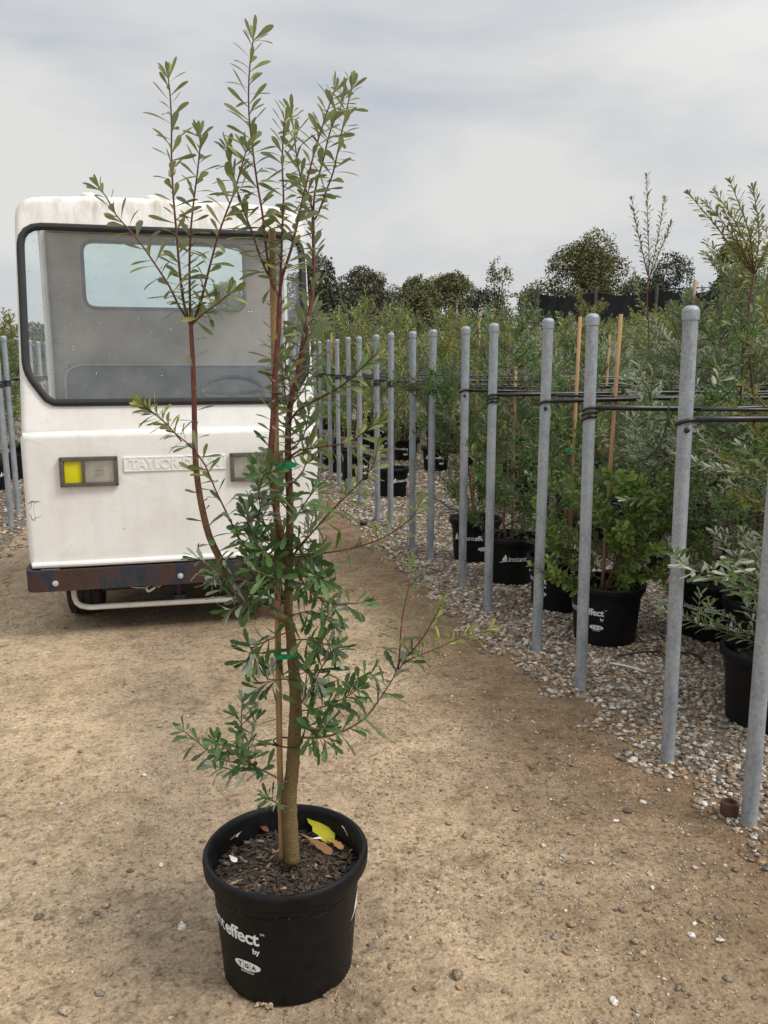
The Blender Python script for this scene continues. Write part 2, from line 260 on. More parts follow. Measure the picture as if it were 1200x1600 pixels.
M['dark_steel'] = noisy(mat('dark_steel', rough=0.8), [(0.3, (0.012, 0.010, 0.009)), (0.7, (0.04, 0.03, 0.024))], scale=10)
M['bezel'] = noisy(mat('lamp_bezel', rough=0.6), [(0.3, (0.075, 0.062, 0.046)), (0.7, (0.115, 0.095, 0.07))], scale=14)
M['yellow_lens'] = mat('yellow_lens', (0.62, 0.58, 0.005), 0.25)
M['lamp_reflector'] = noisy(mat('lamp_reflector', rough=0.22, metal=0.55), [(0.3, (0.62, 0.60, 0.54)), (0.7, (0.88, 0.86, 0.80))], scale=12)
M['white_bar'] = noisy(mat('white_painted_bar', rough=0.55), [(0.30, (0.19, 0.09, 0.05)), (0.36, (0.60, 0.56, 0.48)), (0.7, (0.70, 0.67, 0.60))], scale=16, detail=8, rough=0.7)
M['bolt'] = mat('bolt_zinc', (0.55, 0.54, 0.51), 0.4, 0.4)
M['crack'] = noisy(mat('cracked_fibreglass', rough=0.9), [(0.35, (0.09, 0.065, 0.04)), (0.65, (0.30, 0.25, 0.18))], scale=30)
def glassmat(name, tint, gloss, dust):
    m = bpy.data.materials.new(name); m.use_nodes = True; t = m.node_tree; t.nodes.clear(); L = t.links
    out = N(t, 'ShaderNodeOutputMaterial'); tr = N(t, 'ShaderNodeBsdfTransparent'); tr.inputs['Color'].default_value = (*tint, 1)
    gl = N(t, 'ShaderNodeBsdfGlossy', i_Roughness=0.03); gl.inputs['Color'].default_value = (0.95, 0.97, 1, 1)
    lw = N(t, 'ShaderNodeLayerWeight', i_Blend=0.25)
    mr = N(t, 'ShaderNodeMapRange', i_1=0.0, i_2=1.0, i_3=gloss, i_4=0.6); L.new(lw.outputs['Fresnel'], mr.inputs['Value'])
    m1 = N(t, 'ShaderNodeMixShader'); L.new(mr.outputs[0], m1.inputs[0]); L.new(tr.outputs[0], m1.inputs[1]); L.new(gl.outputs[0], m1.inputs[2])
    df = N(t, 'ShaderNodeBsdfDiffuse'); df.inputs['Color'].default_value = (0.5, 0.49, 0.46, 1)
    n = N(t, 'ShaderNodeTexNoise', i_Scale=5.0, i_Detail=9.0, i_Roughness=0.7); L.new(objcoord(t), n.inputs['Vector'])
    r = ramp(t, [(0.35, (dust * 0.4,) * 3), (0.7, (dust * 1.5,) * 3)]); L.new(n.outputs['Fac'], r.inputs['Fac'])
    m2 = N(t, 'ShaderNodeMixShader'); L.new(r.outputs['Color'], m2.inputs[0]); L.new(m1.outputs[0], m2.inputs[1]); L.new(df.outputs[0], m2.inputs[2])
    L.new(m2.outputs[0], out.inputs['Surface']); return m
M['windscreen'] = glassmat('windscreen_glass', (0.86, 0.92, 0.92), 0.06, 0.13)
M['rear_glass'] = glassmat('rear_glass', (0.82, 0.95, 0.95), 0.04, 0.14)
M['lens_glass'] = glassmat('lamp_lens', (0.95, 0.95, 0.92), 0.06, 0.05)
M['droplet'] = glassmat('raindrop', (0.7, 0.74, 0.76), 0.22, 0.0)
M['shade_cloth'] = noisy(mat('shade_cloth', rough=0.95), [(0.3, (0.010, 0.011, 0.012)), (0.7, (0.022, 0.023, 0.025))], scale=3, detail=8, stretch=(3, 3, 0.6), bump=0.4, bdist=0.05)
M['dry_leaf'] = leafmat('dry_leaf', [(0.42, 0.22, 0.07), (0.32, 0.13, 0.04), (0.50, 0.32, 0.14), (0.24, 0.09, 0.035)], (0.45, 0.30, 0.16), rough=0.7)
M['white_leaf'] = mat('bleached_leaf', (0.66, 0.62, 0.58), 0.7)
M['cocoon'] = noisy(mat('cocoon', rough=0.9), [(0.3, (0.45, 0.40, 0.32)), (0.7, (0.66, 0.62, 0.54))], scale=60, bump=0.5, bdist=0.005)

# ------------------------------------------------------------------ mesh helpers
class MB:
    def __init__(s): s.v = []; s.f = []; s.n = 0
    def add(s, V, Fc):
        V = np.asarray(V, float).reshape(-1, 3); s.v.append(V); o = s.n
        s.f += [tuple(int(i) + o for i in f) for f in Fc]; s.n += len(V)
    def box(s, x0, x1, y0, y1, z0, z1, bev=0.0):
        if bev <= 0:
            V = [(x, y, z) for z in (z0, z1) for y in (y0, y1) for x in (x0, x1)]
            s.add(V, [(0, 2, 3, 1), (4, 5, 7, 6), (0, 1, 5, 4), (2, 6, 7, 3), (0, 4, 6, 2), (1, 3, 7, 5)]); return
        bm = bmesh.new(); bmesh.ops.create_cube(bm, size=1)
        for v in bm.verts: v.co = Vector(((x0 + x1) / 2 + v.co.x * (x1 - x0), (y0 + y1) / 2 + v.co.y * (y1 - y0), (z0 + z1) / 2 + v.co.z * (z1 - z0)))
        bmesh.ops.bevel(bm, geom=bm.edges[:], offset=bev, segments=3, affect='EDGES', profile=0.6)
        bm.verts.index_update(); s.add([v.co for v in bm.verts], [[v.index for v in f.verts] for f in bm.faces]); bm.free()
    def tube(s, pts, rad, n=8, caps=True, closed=False):
        P = np.asarray(pts, float); k = len(P); rad = np.broadcast_to(np.asarray(rad, float), (k,))
        if closed: T = np.roll(P, -1, 0) - np.roll(P, 1, 0)
        else:
            T = np.gradient(P, axis=0)
        T /= np.linalg.norm(T, axis=1)[:, None] + 1e-12
        u = np.cross(T[0], (0, 0, 1.0)); 
        if np.linalg.norm(u) < 0.1: u = np.cross(T[0], (0, 1.0, 0))
        u /= np.linalg.norm(u); V = []
        a = np.linspace(0, 2 * math.pi, n, endpoint=False)
        for i in range(k):
            u = u - T[i] * u.dot(T[i]); u /= np.linalg.norm(u) + 1e-12; w = np.cross(T[i], u)
            V.append(P[i] + rad[i] * (np.cos(a)[:, None] * u + np.sin(a)[:, None] * w))
        Fc = []
        for i in range(k if closed else k - 1):
            j = (i + 1) % k
            for q in range(n): Fc.append((i * n + q, i * n + (q + 1) % n, j * n + (q + 1) % n, j * n + q))
        if caps and not closed:
            Fc.append(tuple(range(n - 1, -1, -1))); Fc.append(tuple((k - 1) * n + q for q in range(n)))
        s.add(np.concatenate(V), Fc)
    def lathe(s, prof, n=32, origin=(0, 0, 0), axis='Z', cap=False):
        V = []; k = len(prof)
        for r, z in prof:
            for q in range(n):
                a = 2 * math.pi * q / n; x, y = r * math.cos(a), r * math.sin(a)
                p = (x, y, z) if axis == 'Z' else ((z, x, y) if axis == 'X' else (x, -z, y))
                V.append((p[0] + origin[0], p[1] + origin[1], p[2] + origin[2]))
        Fc = [(i * n + q, i * n + (q + 1) % n, (i + 1) * n + (q + 1) % n, (i + 1) * n + q) for i in range(k - 1) for q in range(n)]
        if cap: Fc.append(tuple(range(n - 1, -1, -1))); Fc.append(tuple((k - 1) * n + q for q in range(n)))
        s.add(V, Fc)
    def mesh(s, name, m=None, smooth=False, angle=None):
        me = bpy.data.meshes.new(name)
        me.from_pydata(np.concatenate(s.v).tolist() if s.v else [], [], s.f); me.validate()
        if m: me.materials.append(m)
        if smooth: me.shade_smooth()
        if angle is not None:
            me.shade_smooth()
            try: me.set_sharp_from_angle(angle=angle)
            except Exception: pass
        return me
def npmesh(name, V, Fc, m, attr=None, smooth=False):
    """fast mesh from equal-sized polygons (numpy)"""
    me = bpy.data.meshes.new(name); V = np.ascontiguousarray(V, np.float32); Fc = np.ascontiguousarray(Fc, np.int32); k = Fc.shape[1]
    me.vertices.add(len(V)); me.vertices.foreach_set('co', V.ravel())
    me.loops.add(Fc.size); me.loops.foreach_set('vertex_index', Fc.ravel())
    me.polygons.add(len(Fc)); me.polygons.foreach_set('loop_start', np.arange(0, Fc.size, k, dtype=np.int32))
    me.update(calc_edges=True); me.validate()
    if attr is not None:
        a = me.attributes.new('rnd', 'FLOAT', 'POINT'); a.data.foreach_set('value', np.ascontiguousarray(attr, np.float32))
    me.materials.append(m)
    if smooth: me.shade_smooth()
    return me
def obj(name, me, parent=None, loc=None, kind=None, mtx=None):
    o = bpy.data.objects.new(name, me); COL.objects.link(o)
    if parent is not None: o.parent = parent
    if loc is not None: o.location = loc
    if mtx is not None: o.matrix_local = mtx
    if kind: o['kind'] = kind
    return o
def thing(name, label, cat, loc=(0, 0, 0), rz=0.0, group=None, me=None):
    o = bpy.data.objects.new(name, me); COL.objects.link(o); o.location = loc; o.rotation_euler = (0, 0, rz)
    o['label'] = label; o['category'] = cat
    if group: o['group'] = group
    return o
def copy_tree(o, parent=None):
    c = o.copy(); COL.objects.link(c)
    if parent is not None: c.parent = parent
    for ch in list(o.children): copy_tree(ch, c)
    return c
def struct(name, me): o = obj(name, me); o['kind'] = 'structure'; return o
def spline(P, step):
    P = np.asarray(P, float)
    if len(P) == 2: P = np.array([P[0], (P[0] + P[1]) / 2, P[1]])
    Q = np.vstack([2 * P[0] - P[1], P, 2 * P[-1] - P[-2]]); out = []
    for i in range(1, len(Q) - 2):
        L = np.linalg.norm(Q[i + 1] - Q[i]); k = max(2, int(L / step))
        for t in np.linspace(0, 1, k, endpoint=False):
            a, b, c, d = Q[i - 1], Q[i], Q[i + 1], Q[i + 2]
            out.append(0.5 * (2 * b + (c - a) * t + (2 * a - 5 * b + 4 * c - d) * t * t + (3 * b - a - 3 * c + d) * t ** 3))
    out.append(P[-1]); return np.array(out)
def nrm(v): return v / (np.linalg.norm(v) + 1e-12)

# ================================================================== GROUND
def edge_x(y): return float(np.interp(y, [2.2, 3.0, 4.2, 5.0, 6.2, 8.0], [1.83, 1.80, 1.66, 1.62, 1.64, 1.70])) + 0.04 * noise.noise((y * 0.9, 3.1, 0)) + 0.04 * noise.noise((y * 2.6, 7.7, 0))
def edge_left(y): return -1.35 + 0.1 * noise.noise((y * 0.6, 11.3, 0))
def dirt_h(x, y):
    h = 0.012 * noise.noise((x * 0.9, y * 0.9, 1.0)) + 0.006 * noise.noise((x * 4, y * 4, 5.0)) + 0.0035 * noise.noise((x * 13, y * 13, 9.0))
    fade = max(0.0, 1 - max(0, abs(x) - 8) / 20)
    return h * fade - 0.006
def axis(lo, hi, step, out_lo, out_hi, g=1.22):
    a = list(np.arange(lo, hi, step)); s = step; p = hi
    while p < out_hi: a.append(p); s *= g; p += s
    a.append(out_hi); s = step; p = lo - step; pre = []
    while p > out_lo: pre.append(p); s *= g; p -= s
    return np.array([out_lo] + pre[::-1] + a)
xs = axis(-2.2, 2.3, 0.035, -600, 600); ys = axis(0.6, 7.5, 0.035, -200, 900)
V = np.array([(x, y, dirt_h(x, y)) for y in ys for x in xs]); nx = len(xs)
I = (np.arange(len(ys) - 1)[:, None] * nx + np.arange(nx - 1)[None, :]).ravel()
ground = struct('dirt_ground', npmesh('dirt_ground', V, np.stack([I, I + 1, I + nx + 1, I + nx], 1), M['dirt'], smooth=True))

def bed(name, xin, sgn, y0, y1, width):
    yy = np.concatenate([np.arange(y0, min(y1, 12), 0.08), np.arange(12, y1 + 0.5, 0.5)]) if y1 > 12 else np.arange(y0, y1, 0.08)
    uu = np.concatenate([np.linspace(0, 0.3, 6), np.linspace(0.4, width, 40)]); V = []
    for y in yy:
        e = xin(y)
        for u in uu:
            z = -0.03 + 0.045 * min(1, u / 0.22) + 0.012 * noise.noise((u * 3, y * 3, 2.0))
            V.append((e + sgn * u, y, z))
    n = len(uu); I = (np.arange(len(yy) - 1)[:, None] * n + np.arange(n - 1)[None, :]).ravel()
    Fc = np.stack([I, I + 1, I + n + 1, I + n], 1)
    if sgn < 0: Fc = Fc[:, ::-1]
    return struct(name, npmesh(name, np.array(V), Fc, M['gravel'], smooth=True))
gbed = bed('gravel_bed', edge_x, 1, -0.5, 34, 26)
lbed = bed('gravel_bed', edge_left, -1, 5.0, 34, 18)

# stones: one deformed 20-face pebble shape per variant
def ico():
    bm = bmesh.new(); bmesh.ops.create_icosphere(bm, subdivisions=1, radius=1); bm.verts.index_update(); bm.faces.index_update()
    V = np.array([v.co for v in bm.verts]); Fc = np.array([[v.index for v in f.verts] for f in bm.faces]); bm.free(); return V, Fc
ICV, ICF = ico()
def rot_rand(k):
    q = RNG.normal(size=(k, 4)); q /= np.linalg.norm(q, axis=1)[:, None]; w, x, y, z = q.T
    return np.stack([1 - 2 * (y * y + z * z), 2 * (x * y - z * w), 2 * (x * z + y * w), 2 * (x * y + z * w), 1 - 2 * (x * x + z * z), 2 * (y * z - x * w), 2 * (x * z - y * w), 2 * (y * z + x * w), 1 - 2 * (x * x + y * y)], 1).reshape(-1, 3, 3)
def stones(P, size, flat=0.6):
    k = len(P); jit = 1 + 0.52 * (RNG.random((k, len(ICV), 1)) - 0.5) * 2
    A = ICV[None] * jit; A = np.einsum('kij,kvj->kvi', rot_rand(k), A)
    sc = np.stack([1 + 0.35 * RNG.normal(size=k) * 0.5, np.ones(k), np.full(k, flat)], 1)
    A = A * sc[:, None, :]; a = RNG.random(k) * 6.28; c, s = np.cos(a)[:, None], np.sin(a)[:, None]
    X = A[..., 0] * c - A[..., 1] * s; Y = A[..., 0] * s + A[..., 1] * c
    A = np.stack([X, Y, A[..., 2]], -1) * size[:, None, None] + P[:, None, :]
    Fc = (ICF[None] + (np.arange(k) * len(ICV))[:, None, None]).reshape(-1, 3)
    return A.reshape(-1, 3), Fc, np.repeat(RNG.random(k), len(ICV))
def bed_z(x, y, e, sgn=1): u = (x - e) * sgn; return -0.03 + 0.045 * min(1, max(0, u) / 0.22) + 0.012 * noise.noise((u * 3, y * 3, 2.0))
# single stones shared by the separate pebbles
stone_meshes = []
for i in range(10):
    V, Fc, A = stones(np.zeros((1, 3)), np.array([1.0]), 0.52); stone_meshes.append((V, Fc))
def stone_objs(name, parent, pts, m):
    ms = [npmesh(name, v, f, m) for v, f in stone_meshes]
    for (x, y, z, s) in pts:
        o = obj(name, random.choice(ms), parent); o.location = (x, y, z); o.scale = (s, s * random.uniform(.8, 1.1), s * random.uniform(.7, 1)); o.rotation_euler = (random.uniform(-.3, .3), random.uniform(-.3, .3), random.uniform(0, 6.28))
def inview(x, y, z=0.0, mar=40):
    v = np.array([x, y, z - EYE]); d = v[:2].dot(FWD[:2]); r = v[:2].dot(RIGHT[:2]); y2 = d * CP - v[2] * SP; z2 = d * SP + v[2] * CP
    if y2 < 0.3: return None
    px, py = 600 + F * r / y2, 800 - F * z2 / y2
    return (px, py, y2) if -mar < px < 1200 + mar and -mar < py < 1600 + mar else None
# gravel pebbles
near = []; k = 0
P = []; Sz = []
def scatter(n, x0, x1, y0, y1, s0, s1, off=0.0, sgn=1, ef=edge_x):
    X = RNG.uniform(x0, x1, n); Y = RNG.uniform(y0, y1, n); Q = RNG.uniform(s0, s1, n)
    for x, y, s in zip(X, Y, Q):
        e = ef(y); u = (x - e) * sgn
        if u < off + 0.16 * (noise.noise((x * 6, y * 6, 3)) - 0.25) + 0.10 * (RNG.random() ** 2 - .3): continue
        if not inview(x, y, 0.0, 450): continue
        P.append((x, y, max(dirt_h(x, y), bed_z(x, y, e, sgn)) + s * 0.25)); Sz.append(s)
scatter(15500, 1.5, 3.7, 1.7, 3.9, 0.005, 0.0165)
scatter(17000, 1.5, 4.2, 3.9, 6.2, 0.006, 0.0175)
scatter(11000, 1.5, 4.4, 6.2, 10.0, 0.010, 0.020)
scatter(7000, 1.5, 5.5, 10.0, 15.0, 0.014, 0.026)
scatter(3000, -3.2, -1.25, 7.0, 13.0, 0.012, 0.022, sgn=-1, ef=edge_left)
P = np.array(P); Sz = np.array(Sz)
dist = np.hypot(P[:, 0], P[:, 1]); vis = np.array([inview(*q[:2]) is not None for q in P]); order = np.argsort(-(Sz / dist) * vis)[:300]
mask = np.ones(len(P), bool); mask[order] = False
stone_objs('pebble', gbed, [(*P[i], Sz[i]) for i in order], M['pebble'])
V, Fc, A = stones(P[mask], Sz[mask]); o = obj('pebbles', npmesh('pebbles', V, Fc, M['pebble'], A), gbed, kind='stuff')
# grit on the road, denser towards the gravel edge
G = []; GS = []
for n, x0, x1, y0, y1, s0, s1 in ((16000, -1.2, 1.9, 1.2, 3.2, 0.0012, 0.0048), (5000, -1.8, 1.9, 3.2, 6.0, 0.002, 0.0055), (5500, 0.55, 1.85, 1.5, 4.5, 0.002, 0.0065), (2500, 0.3, 1.9, 4.5, 10, 0.003, 0.008)):
    for x, y, t in zip(RNG.uniform(x0, x1, n), RNG.uniform(y0, y1, n), RNG.random(n)):
        c = noise.noise((x * 2.2, y * 2.2, 21.0))
        if x > edge_x(y) + 0.04 or c < -0.25 + 0.5 * RNG.random() - 0.25 * (x > 0.7): continue
        if (x - 0.231) ** 2 + (y - 1.944) ** 2 < 0.168 ** 2: continue
        s = s0 + (s1 - s0) * t ** 2.2; G.append((x, y, dirt_h(x, y) + s * 0.2)); GS.append(s)
V, Fc, A = stones(np.array(G), np.array(GS), 0.55); obj('grit', npmesh('grit', V, Fc, M['grit'], A), ground, kind='stuff')
# larger loose stones, each its own
pts = []
spots = [(716, 1525, .013), (718, 1544, .008), (980, 1265, .012), (962, 1282, .009), (838, 1142, .009), (895, 1193, .007), (975, 1328, .009), (880, 1335, .008), (1085, 1355, .009), (1100, 1350, .007), (895, 1447, .010), (1080, 1462, .009), (1125, 1470, .010), (992, 1470, .009), (1005, 1490, .008), (972, 1422, .009), (812, 1225, .009), (700, 1285, .010), (730, 1305, .009), (650, 1545, .007), (1175, 1345, .010), (1095, 1438, .009), (888, 1345, .007), (790, 1318, .007), (850, 1320, .008), (1012, 1420, .009), (925, 1395, .007), (885, 1490, .009), (125, 1172, .010), (225, 1212, .009), (230, 1250, .007), (205, 1360, .009), (150, 1425, .010), (165, 1412, .011), (285, 1445, .010), (155, 1550, .010), (170, 1520, .008), (250, 1135, .008), (95, 1255, .007), (245, 1290, .007), (60, 1430, .008), (100, 1580, .012), (610, 1510, .007), (670, 1375, .006), (640, 1330, .006), (1060, 1545, .009), (960, 1565, .010), (1180, 1560, .008), (1020, 1385, .008), (935, 1600, .010), (760, 1180, .007), (860, 1180, .007), (905, 1130, .007), (930, 1165, .007), (830, 1195, .008), (1005, 1250, .008), (1040, 1280, .008), (1110, 1315, .008), (1150, 1360, .009)]
for px, py, s in spots:
    g = gnd(px, py); s *= 1.35; pts.append((g[0], g[1], dirt_h(g[0], g[1]) + s * 0.3, s))
for i in range(330):
    x = 1.75 - 1.2 * random.random() ** 1.4 if i < 250 else random.uniform(-1.2, 1.6); y = random.uniform(1.5, 7.0)
    if x > edge_x(y) or not inview(x, y): continue
    if (x - 0.231) ** 2 + (y - 1.944) ** 2 < 0.19 ** 2: continue
    s = random.uniform(.0045, .011); pts.append((x, y, dirt_h(x, y) + s * 0.3, s))
stone_objs('stone', ground, pts, M['stone'])

# ================================================================== LEAVES
def leaf_mesh(name, m, L=1.0, w=0.2, rows=6, tooth=0.0, bend=0.12, fold=0.22, belly=0.68):
    """blade along +Y, upper face +Z; three columns (left edge, midrib, right edge)"""
    V = []; 
    for i in range(rows + 1):
        t = i / rows; t = t if tooth else 1 - (1 - t) ** 1.35
        prof = .10 + .90 * (t / belly) ** 1.35 if t < belly else math.sqrt(max(0.0, 1 - ((t - belly) / (1 - belly)) ** 2)) 
        if i == rows: prof = .30
        hw = w / 2 * prof
        if tooth and 0.3 < t < 0.98 and i % 2: hw *= (1 - tooth)
        z = -bend * (t ** 2) ; y = t * L
        V += [(-hw, y, z + fold * hw), (0, y, z), (hw, y, z + fold * hw)]
    Fc = []
    for i in range(rows):
        a = i * 3; Fc += [(a, a + 1, a + 4, a + 3), (a + 1, a + 2, a + 5, a + 4)]
    return np.array(V), np.array(Fc)
LEAF_SM = [leaf_mesh('l', None, 1, 0.245, 6, 0, b, 0.3) for b in (-0.06, 0.10, 0.22)]
LEAF_TO = [leaf_mesh('l', None, 1, 0.285, 9, 0.28, b, 0.25, 0.72) for b in (0.0, 0.14, 0.3)]
LEAF_LO = [leaf_mesh('l', None, 1, wv, 3, 0, b, 0.3, bl) for wv, b, bl in ((0.26, 0.1, 0.65), (0.36, 0.15, 0.6), (0.55, 0.12, 0.6))]
def frame(d, n, p, s, ws=1.0):
    d = nrm(d); x = nrm(np.cross(d, n)); z = np.cross(x, d)
    Mx = np.eye(4); Mx[:3, 0] = x * s * ws; Mx[:3, 1] = d * s; Mx[:3, 2] = z * s; Mx[:3, 3] = p; return Mx
def along(P, s0, s1, step, a0, a1, Lf, jit=0.25, tip=0, phase=None, rng=random):
    """leaf frames (matrix) spiralling along a polyline"""
    seg = np.linalg.norm(np.diff(P, axis=0), axis=1); cum = np.concatenate([[0], np.cumsum(seg)]); tot = cum[-1]
    out = []; s = s0 * tot; ph = rng.random() * 6.28 if phase is None else phase
    def put(s, ang, sc):
        i = min(len(seg) - 1, max(0, int(np.searchsorted(cum, s)) - 1)); f = (s - cum[i]) / (seg[i] + 1e-9)
        p = P[i] * (1 - f) + P[i + 1] * f; t = nrm(P[i + 1] - P[i])
        u = np.cross(t, (0, 0, 1)) if abs(t[2]) < .95 else np.cross(t, (1, 0, 0)); u = nrm(u); w = np.cross(t, u)
        r = u * math.cos(ph) + w * math.sin(ph)
        d = nrm(t * math.cos(ang) + r * math.sin(ang) + np.array([rng.gauss(0, 1), rng.gauss(0, 1), rng.gauss(0, 1)]) * jit * 0.45)
        n = t * math.sin(ang) - r * math.cos(ang); roll = rng.gauss(0, jit * 1.6); n = n + np.cross(d, n) * roll
        out.append((frame(d, n, p, Lf * sc, rng.uniform(.8, 1.2)), s / tot))
    while s < s1 * tot:
        t = s / tot; put(s, a0 + (a1 - a0) * t ** 2 + rng.gauss(0, .12), rng.uniform(.7, 1.12) * (1 - .35 * max(0, t - .8) / .2))
        ph += 2.399 + rng.gauss(0, .3); s += step * rng.uniform(.6, 1.4)
    for q in range(tip):
        ph += 2.399; put(tot * 0.995, rng.uniform(.15, .75), rng.uniform(.5, .85))
    return out
def merge_leaves(name, items, shapes, m):
    """items: list of (matrix, variant) -> one mesh"""
    Vs, Fs, As = [], [], []; o = 0
    for vi in range(len(shapes)):
        Ms = np.array([i[0] for i in items if i[1] % len(shapes) == vi])
        if not len(Ms): continue
        V, Fc = shapes[vi]; H = np.concatenate([V, np.ones((len(V), 1))], 1)
        A = np.einsum('kij,vj->kvi', Ms[:, :3, :], H).reshape(-1, 3)
        Vs.append(A); Fs.append((Fc[None] + (np.arange(len(Ms)) * len(V))[:, None, None]).reshape(-1, 4) + o); o += len(A)
        As.append(np.repeat(RNG.random(len(Ms)), len(V)))
    return npmesh(name, np.concatenate(Vs), np.concatenate(Fs), m, np.concatenate(As), smooth=True)

# ================================================================== POT (mesh data shared by all pots)
POT_H = 0.33
def pot_r(z): return 0.168 + (0.189 - 0.168) * min(1, max(0, z / 0.285))
mb = MB()
mb.lathe([(0.0, 0.0), (0.160, 0.0), (0.168, 0.006), (pot_r(.15), .15), (pot_r(.268), .268), (0.1955, 0.2695), (0.1975, 0.2725), (0.1985, 0.290), (0.2070, 0.2915), (0.2098, 0.2945), (0.2105, 0.300), (0.2115, 0.318), (0.2105, 0.326), (0.206, 0.331), (0.199, 0.331), (0.194, 0.326), (0.191, 0.318), (0.186, 0.25), (0.183, 0.24)], 72)
POT_ME = mb.mesh('pot', M['black_pot'], angle=R(40))
def soil_mesh():
    mb = MB(); n = 48; V = [(0, 0, 0.262)]
    rings = [0.02, .04, .06, .08, .1, .12, .14, .16, .175, .188]
    for r in rings:
        for q in range(n):
            a = 6.2832 * q / n; x, y = r * math.cos(a), r * math.sin(a)
            V.append((x, y, 0.262 + 0.012 * noise.noise((x * 25, y * 25, 4)) + 0.006 * noise.noise((x * 70, y * 70, 4)) - 0.008 * (r > .15)))
    Fc = [(0, 1 + q, 1 + (q + 1) % n) for q in range(n)] + [(1 + i * n + q, 1 + (i + 1) * n + q, 1 + (i + 1) * n + (q + 1) % n, 1 + i * n + (q + 1) % n) for i in range(len(rings) - 1) for q in range(n)]
    mb.add(V, Fc); return mb.mesh('soil', M['soil'], smooth=True)
SOIL_ME = soil_mesh()
def text_mesh(body, size, bold=0.0, align='LEFT', extrude=0.0):
    c = bpy.data.curves.new('t', 'FONT'); c.body = body; c.size = size; c.offset = bold; c.align_x = align; c.extrude = extrude; c.resolution_u = 4; c.space_character = 0.94
    o = bpy.data.objects.new('t', c); COL.objects.link(o); bpy.context.view_layer.update()
    me = bpy.data.meshes.new_from_object(o.evaluated_get(bpy.context.evaluated_depsgraph_get()))
    V = np.array([v.co for v in me.vertices]).reshape(-1, 3); Fc = [tuple(p.vertices) for p in me.polygons]
    bpy.data.objects.remove(o); bpy.data.curves.remove(c); bpy.data.meshes.remove(me); return V, Fc
def wrap(V, a0, z0, off=0.0012):
    """flat lettering (x right, y up) on the pot wall; a0: angle (radians) where x = 0, seen from outside"""
    out = []
    for x, y, _ in V:
        z = z0 + y; r = pot_r(z) + off; a = a0 + x / 0.181
        out.append((r * math.cos(a), r * math.sin(a), z))
    return out
def lettering_mesh(name):
    """printed mark repeated on both sides: emblem, name, 'by', oval"""
    W_, D_ = MB(), MB()
    Te, Fe = text_mesh('effect', 0.0515, 0.0013); we = Te[:, 0].max()
    Ti, Fi = text_mesh('instant', 0.0515, 0.0003); wi = Ti[:, 0].max()
    Tt, Ft = text_mesh('TM', 0.009); Tb, Fb = text_mesh('by', 0.021, 0.0006); wb = Tb[:, 0].max()
    Ta, Fa = text_mesh('AUSTRALIA', 0.0085, 0.0001); wa = Ta[:, 0].max()
    for a in (0.0,):
        e0 = a - (we / 0.181)                     # name ends at angle a
        W_.add(wrap(Te, e0, 0.178), Fe); W_.add(wrap(Ti, e0 - (wi + .002) / .181, 0.178), Fi)
        W_.add(wrap(Tt, a + .002 / .181, 0.208), Ft); W_.add(wrap(Tb, a - wb / .181, 0.152), Fb)
        # emblem: pointed leaf-sail shape with a curved stroke under it
        lx = e0 - (wi + .052) / .181
        sail = [(0.004, 0.006), (0.012, 0.022), (0.024, 0.040), (0.031, 0.052), (0.036, 0.040), (0.041, 0.026), (0.040, 0.014), (0.030, 0.008), (0.016, 0.006)]
        c = (0.026, 0.02); W_.add(wrap([(c[0], c[1], 0)] + [(x, y, 0) for x, y in sail], lx, 0.176), [(0, 1 + i, 1 + (i + 1) % len(sail)) for i in range(len(sail))][::-1])
        top, bot = [], []
        for i in range(15):
            t = i / 14; x = -0.014 + 0.075 * t; y = -0.012 + 0.016 * math.sin(t * 2.2) ; th = 0.0042 * math.sin(math.pi * min(1, t * 1.02)) + .0004
            top.append((x, y + th, 0)); bot.append((x, y - th, 0))
        W_.add(wrap(top + bot, lx, 0.176), [(15 + i, 16 + i, i + 1, i) for i in range(14)])
        # oval
        oc = a - 0.040 / .181; tv, bv = [], []
        for i in range(25):
            x = -0.040 + 0.08 * i / 24; h = 0.0135 * math.sqrt(max(0, 1 - (x / 0.040) ** 2)); tv.append((x, h, 0)); bv.append((x, -h, 0))
        W_.add(wrap(tv + bv, oc, 0.110), [(25 + i, 26 + i, i + 1, i) for i in range(24)])
        for ch, x in (('T', -0.021), ('G', 0.0), ('A', 0.021)):
            Tc, Fc = text_mesh(ch, 0.0165, 0.0005, 'CENTER'); Tc[:, 0] += x; Tc[:, 1] -= 0.0058; D_.add(wrap(Tc, oc, 0.110, 0.0022), Fc)
        for x in (-0.0105, 0.0105): D_.add(wrap([(x - .0004, -.0125, 0), (x + .0004, -.0125, 0), (x + .0004, .0125, 0), (x - .0004, .0125, 0)], oc, 0.110, 0.0022), [(0, 1, 2, 3)])
        Tq = Ta.copy(); Tq[:, 0] -= wa / 2; W_.add(wrap(Tq, oc, 0.089), Fa)
    return W_.mesh('lettering', M['print']), D_.mesh('oval_letters', M['print_dark'])
PRINT_W, PRINT_D = lettering_mesh('lettering')
def chips_mesh(n, seed):
    rg = np.random.default_rng(seed); r = 0.183 * np.sqrt(rg.random(n)); a = rg.random(n) * 6.2832; P = np.stack([r * np.cos(a), r * np.sin(a), 0.262 + 0.006 * rg.random(n)], 1)
    V, Fc, A = stones(P, rg.uniform(.003, .0095, n), 0.35)
    # elongate each chip
    V = V.reshape(n, -1, 3); th = rg.random(n) * 6.28; d = np.stack([np.cos(th), np.sin(th), rg.normal(size=n) * .25], 1); c = V.mean(1, keepdims=True)
    proj = ((V - c) * d[:, None, :]).sum(-1, keepdims=True); V = V + proj * d[:, None, :] * rg.uniform(.2, 1.5, n)[:, None, None] - (V - c - proj * d[:, None, :]) * 0.35
    return npmesh('bark_chips', V.reshape(-1, 3), Fc, M['chip'], A)
CHIP_ME = chips_mesh(420, 3)
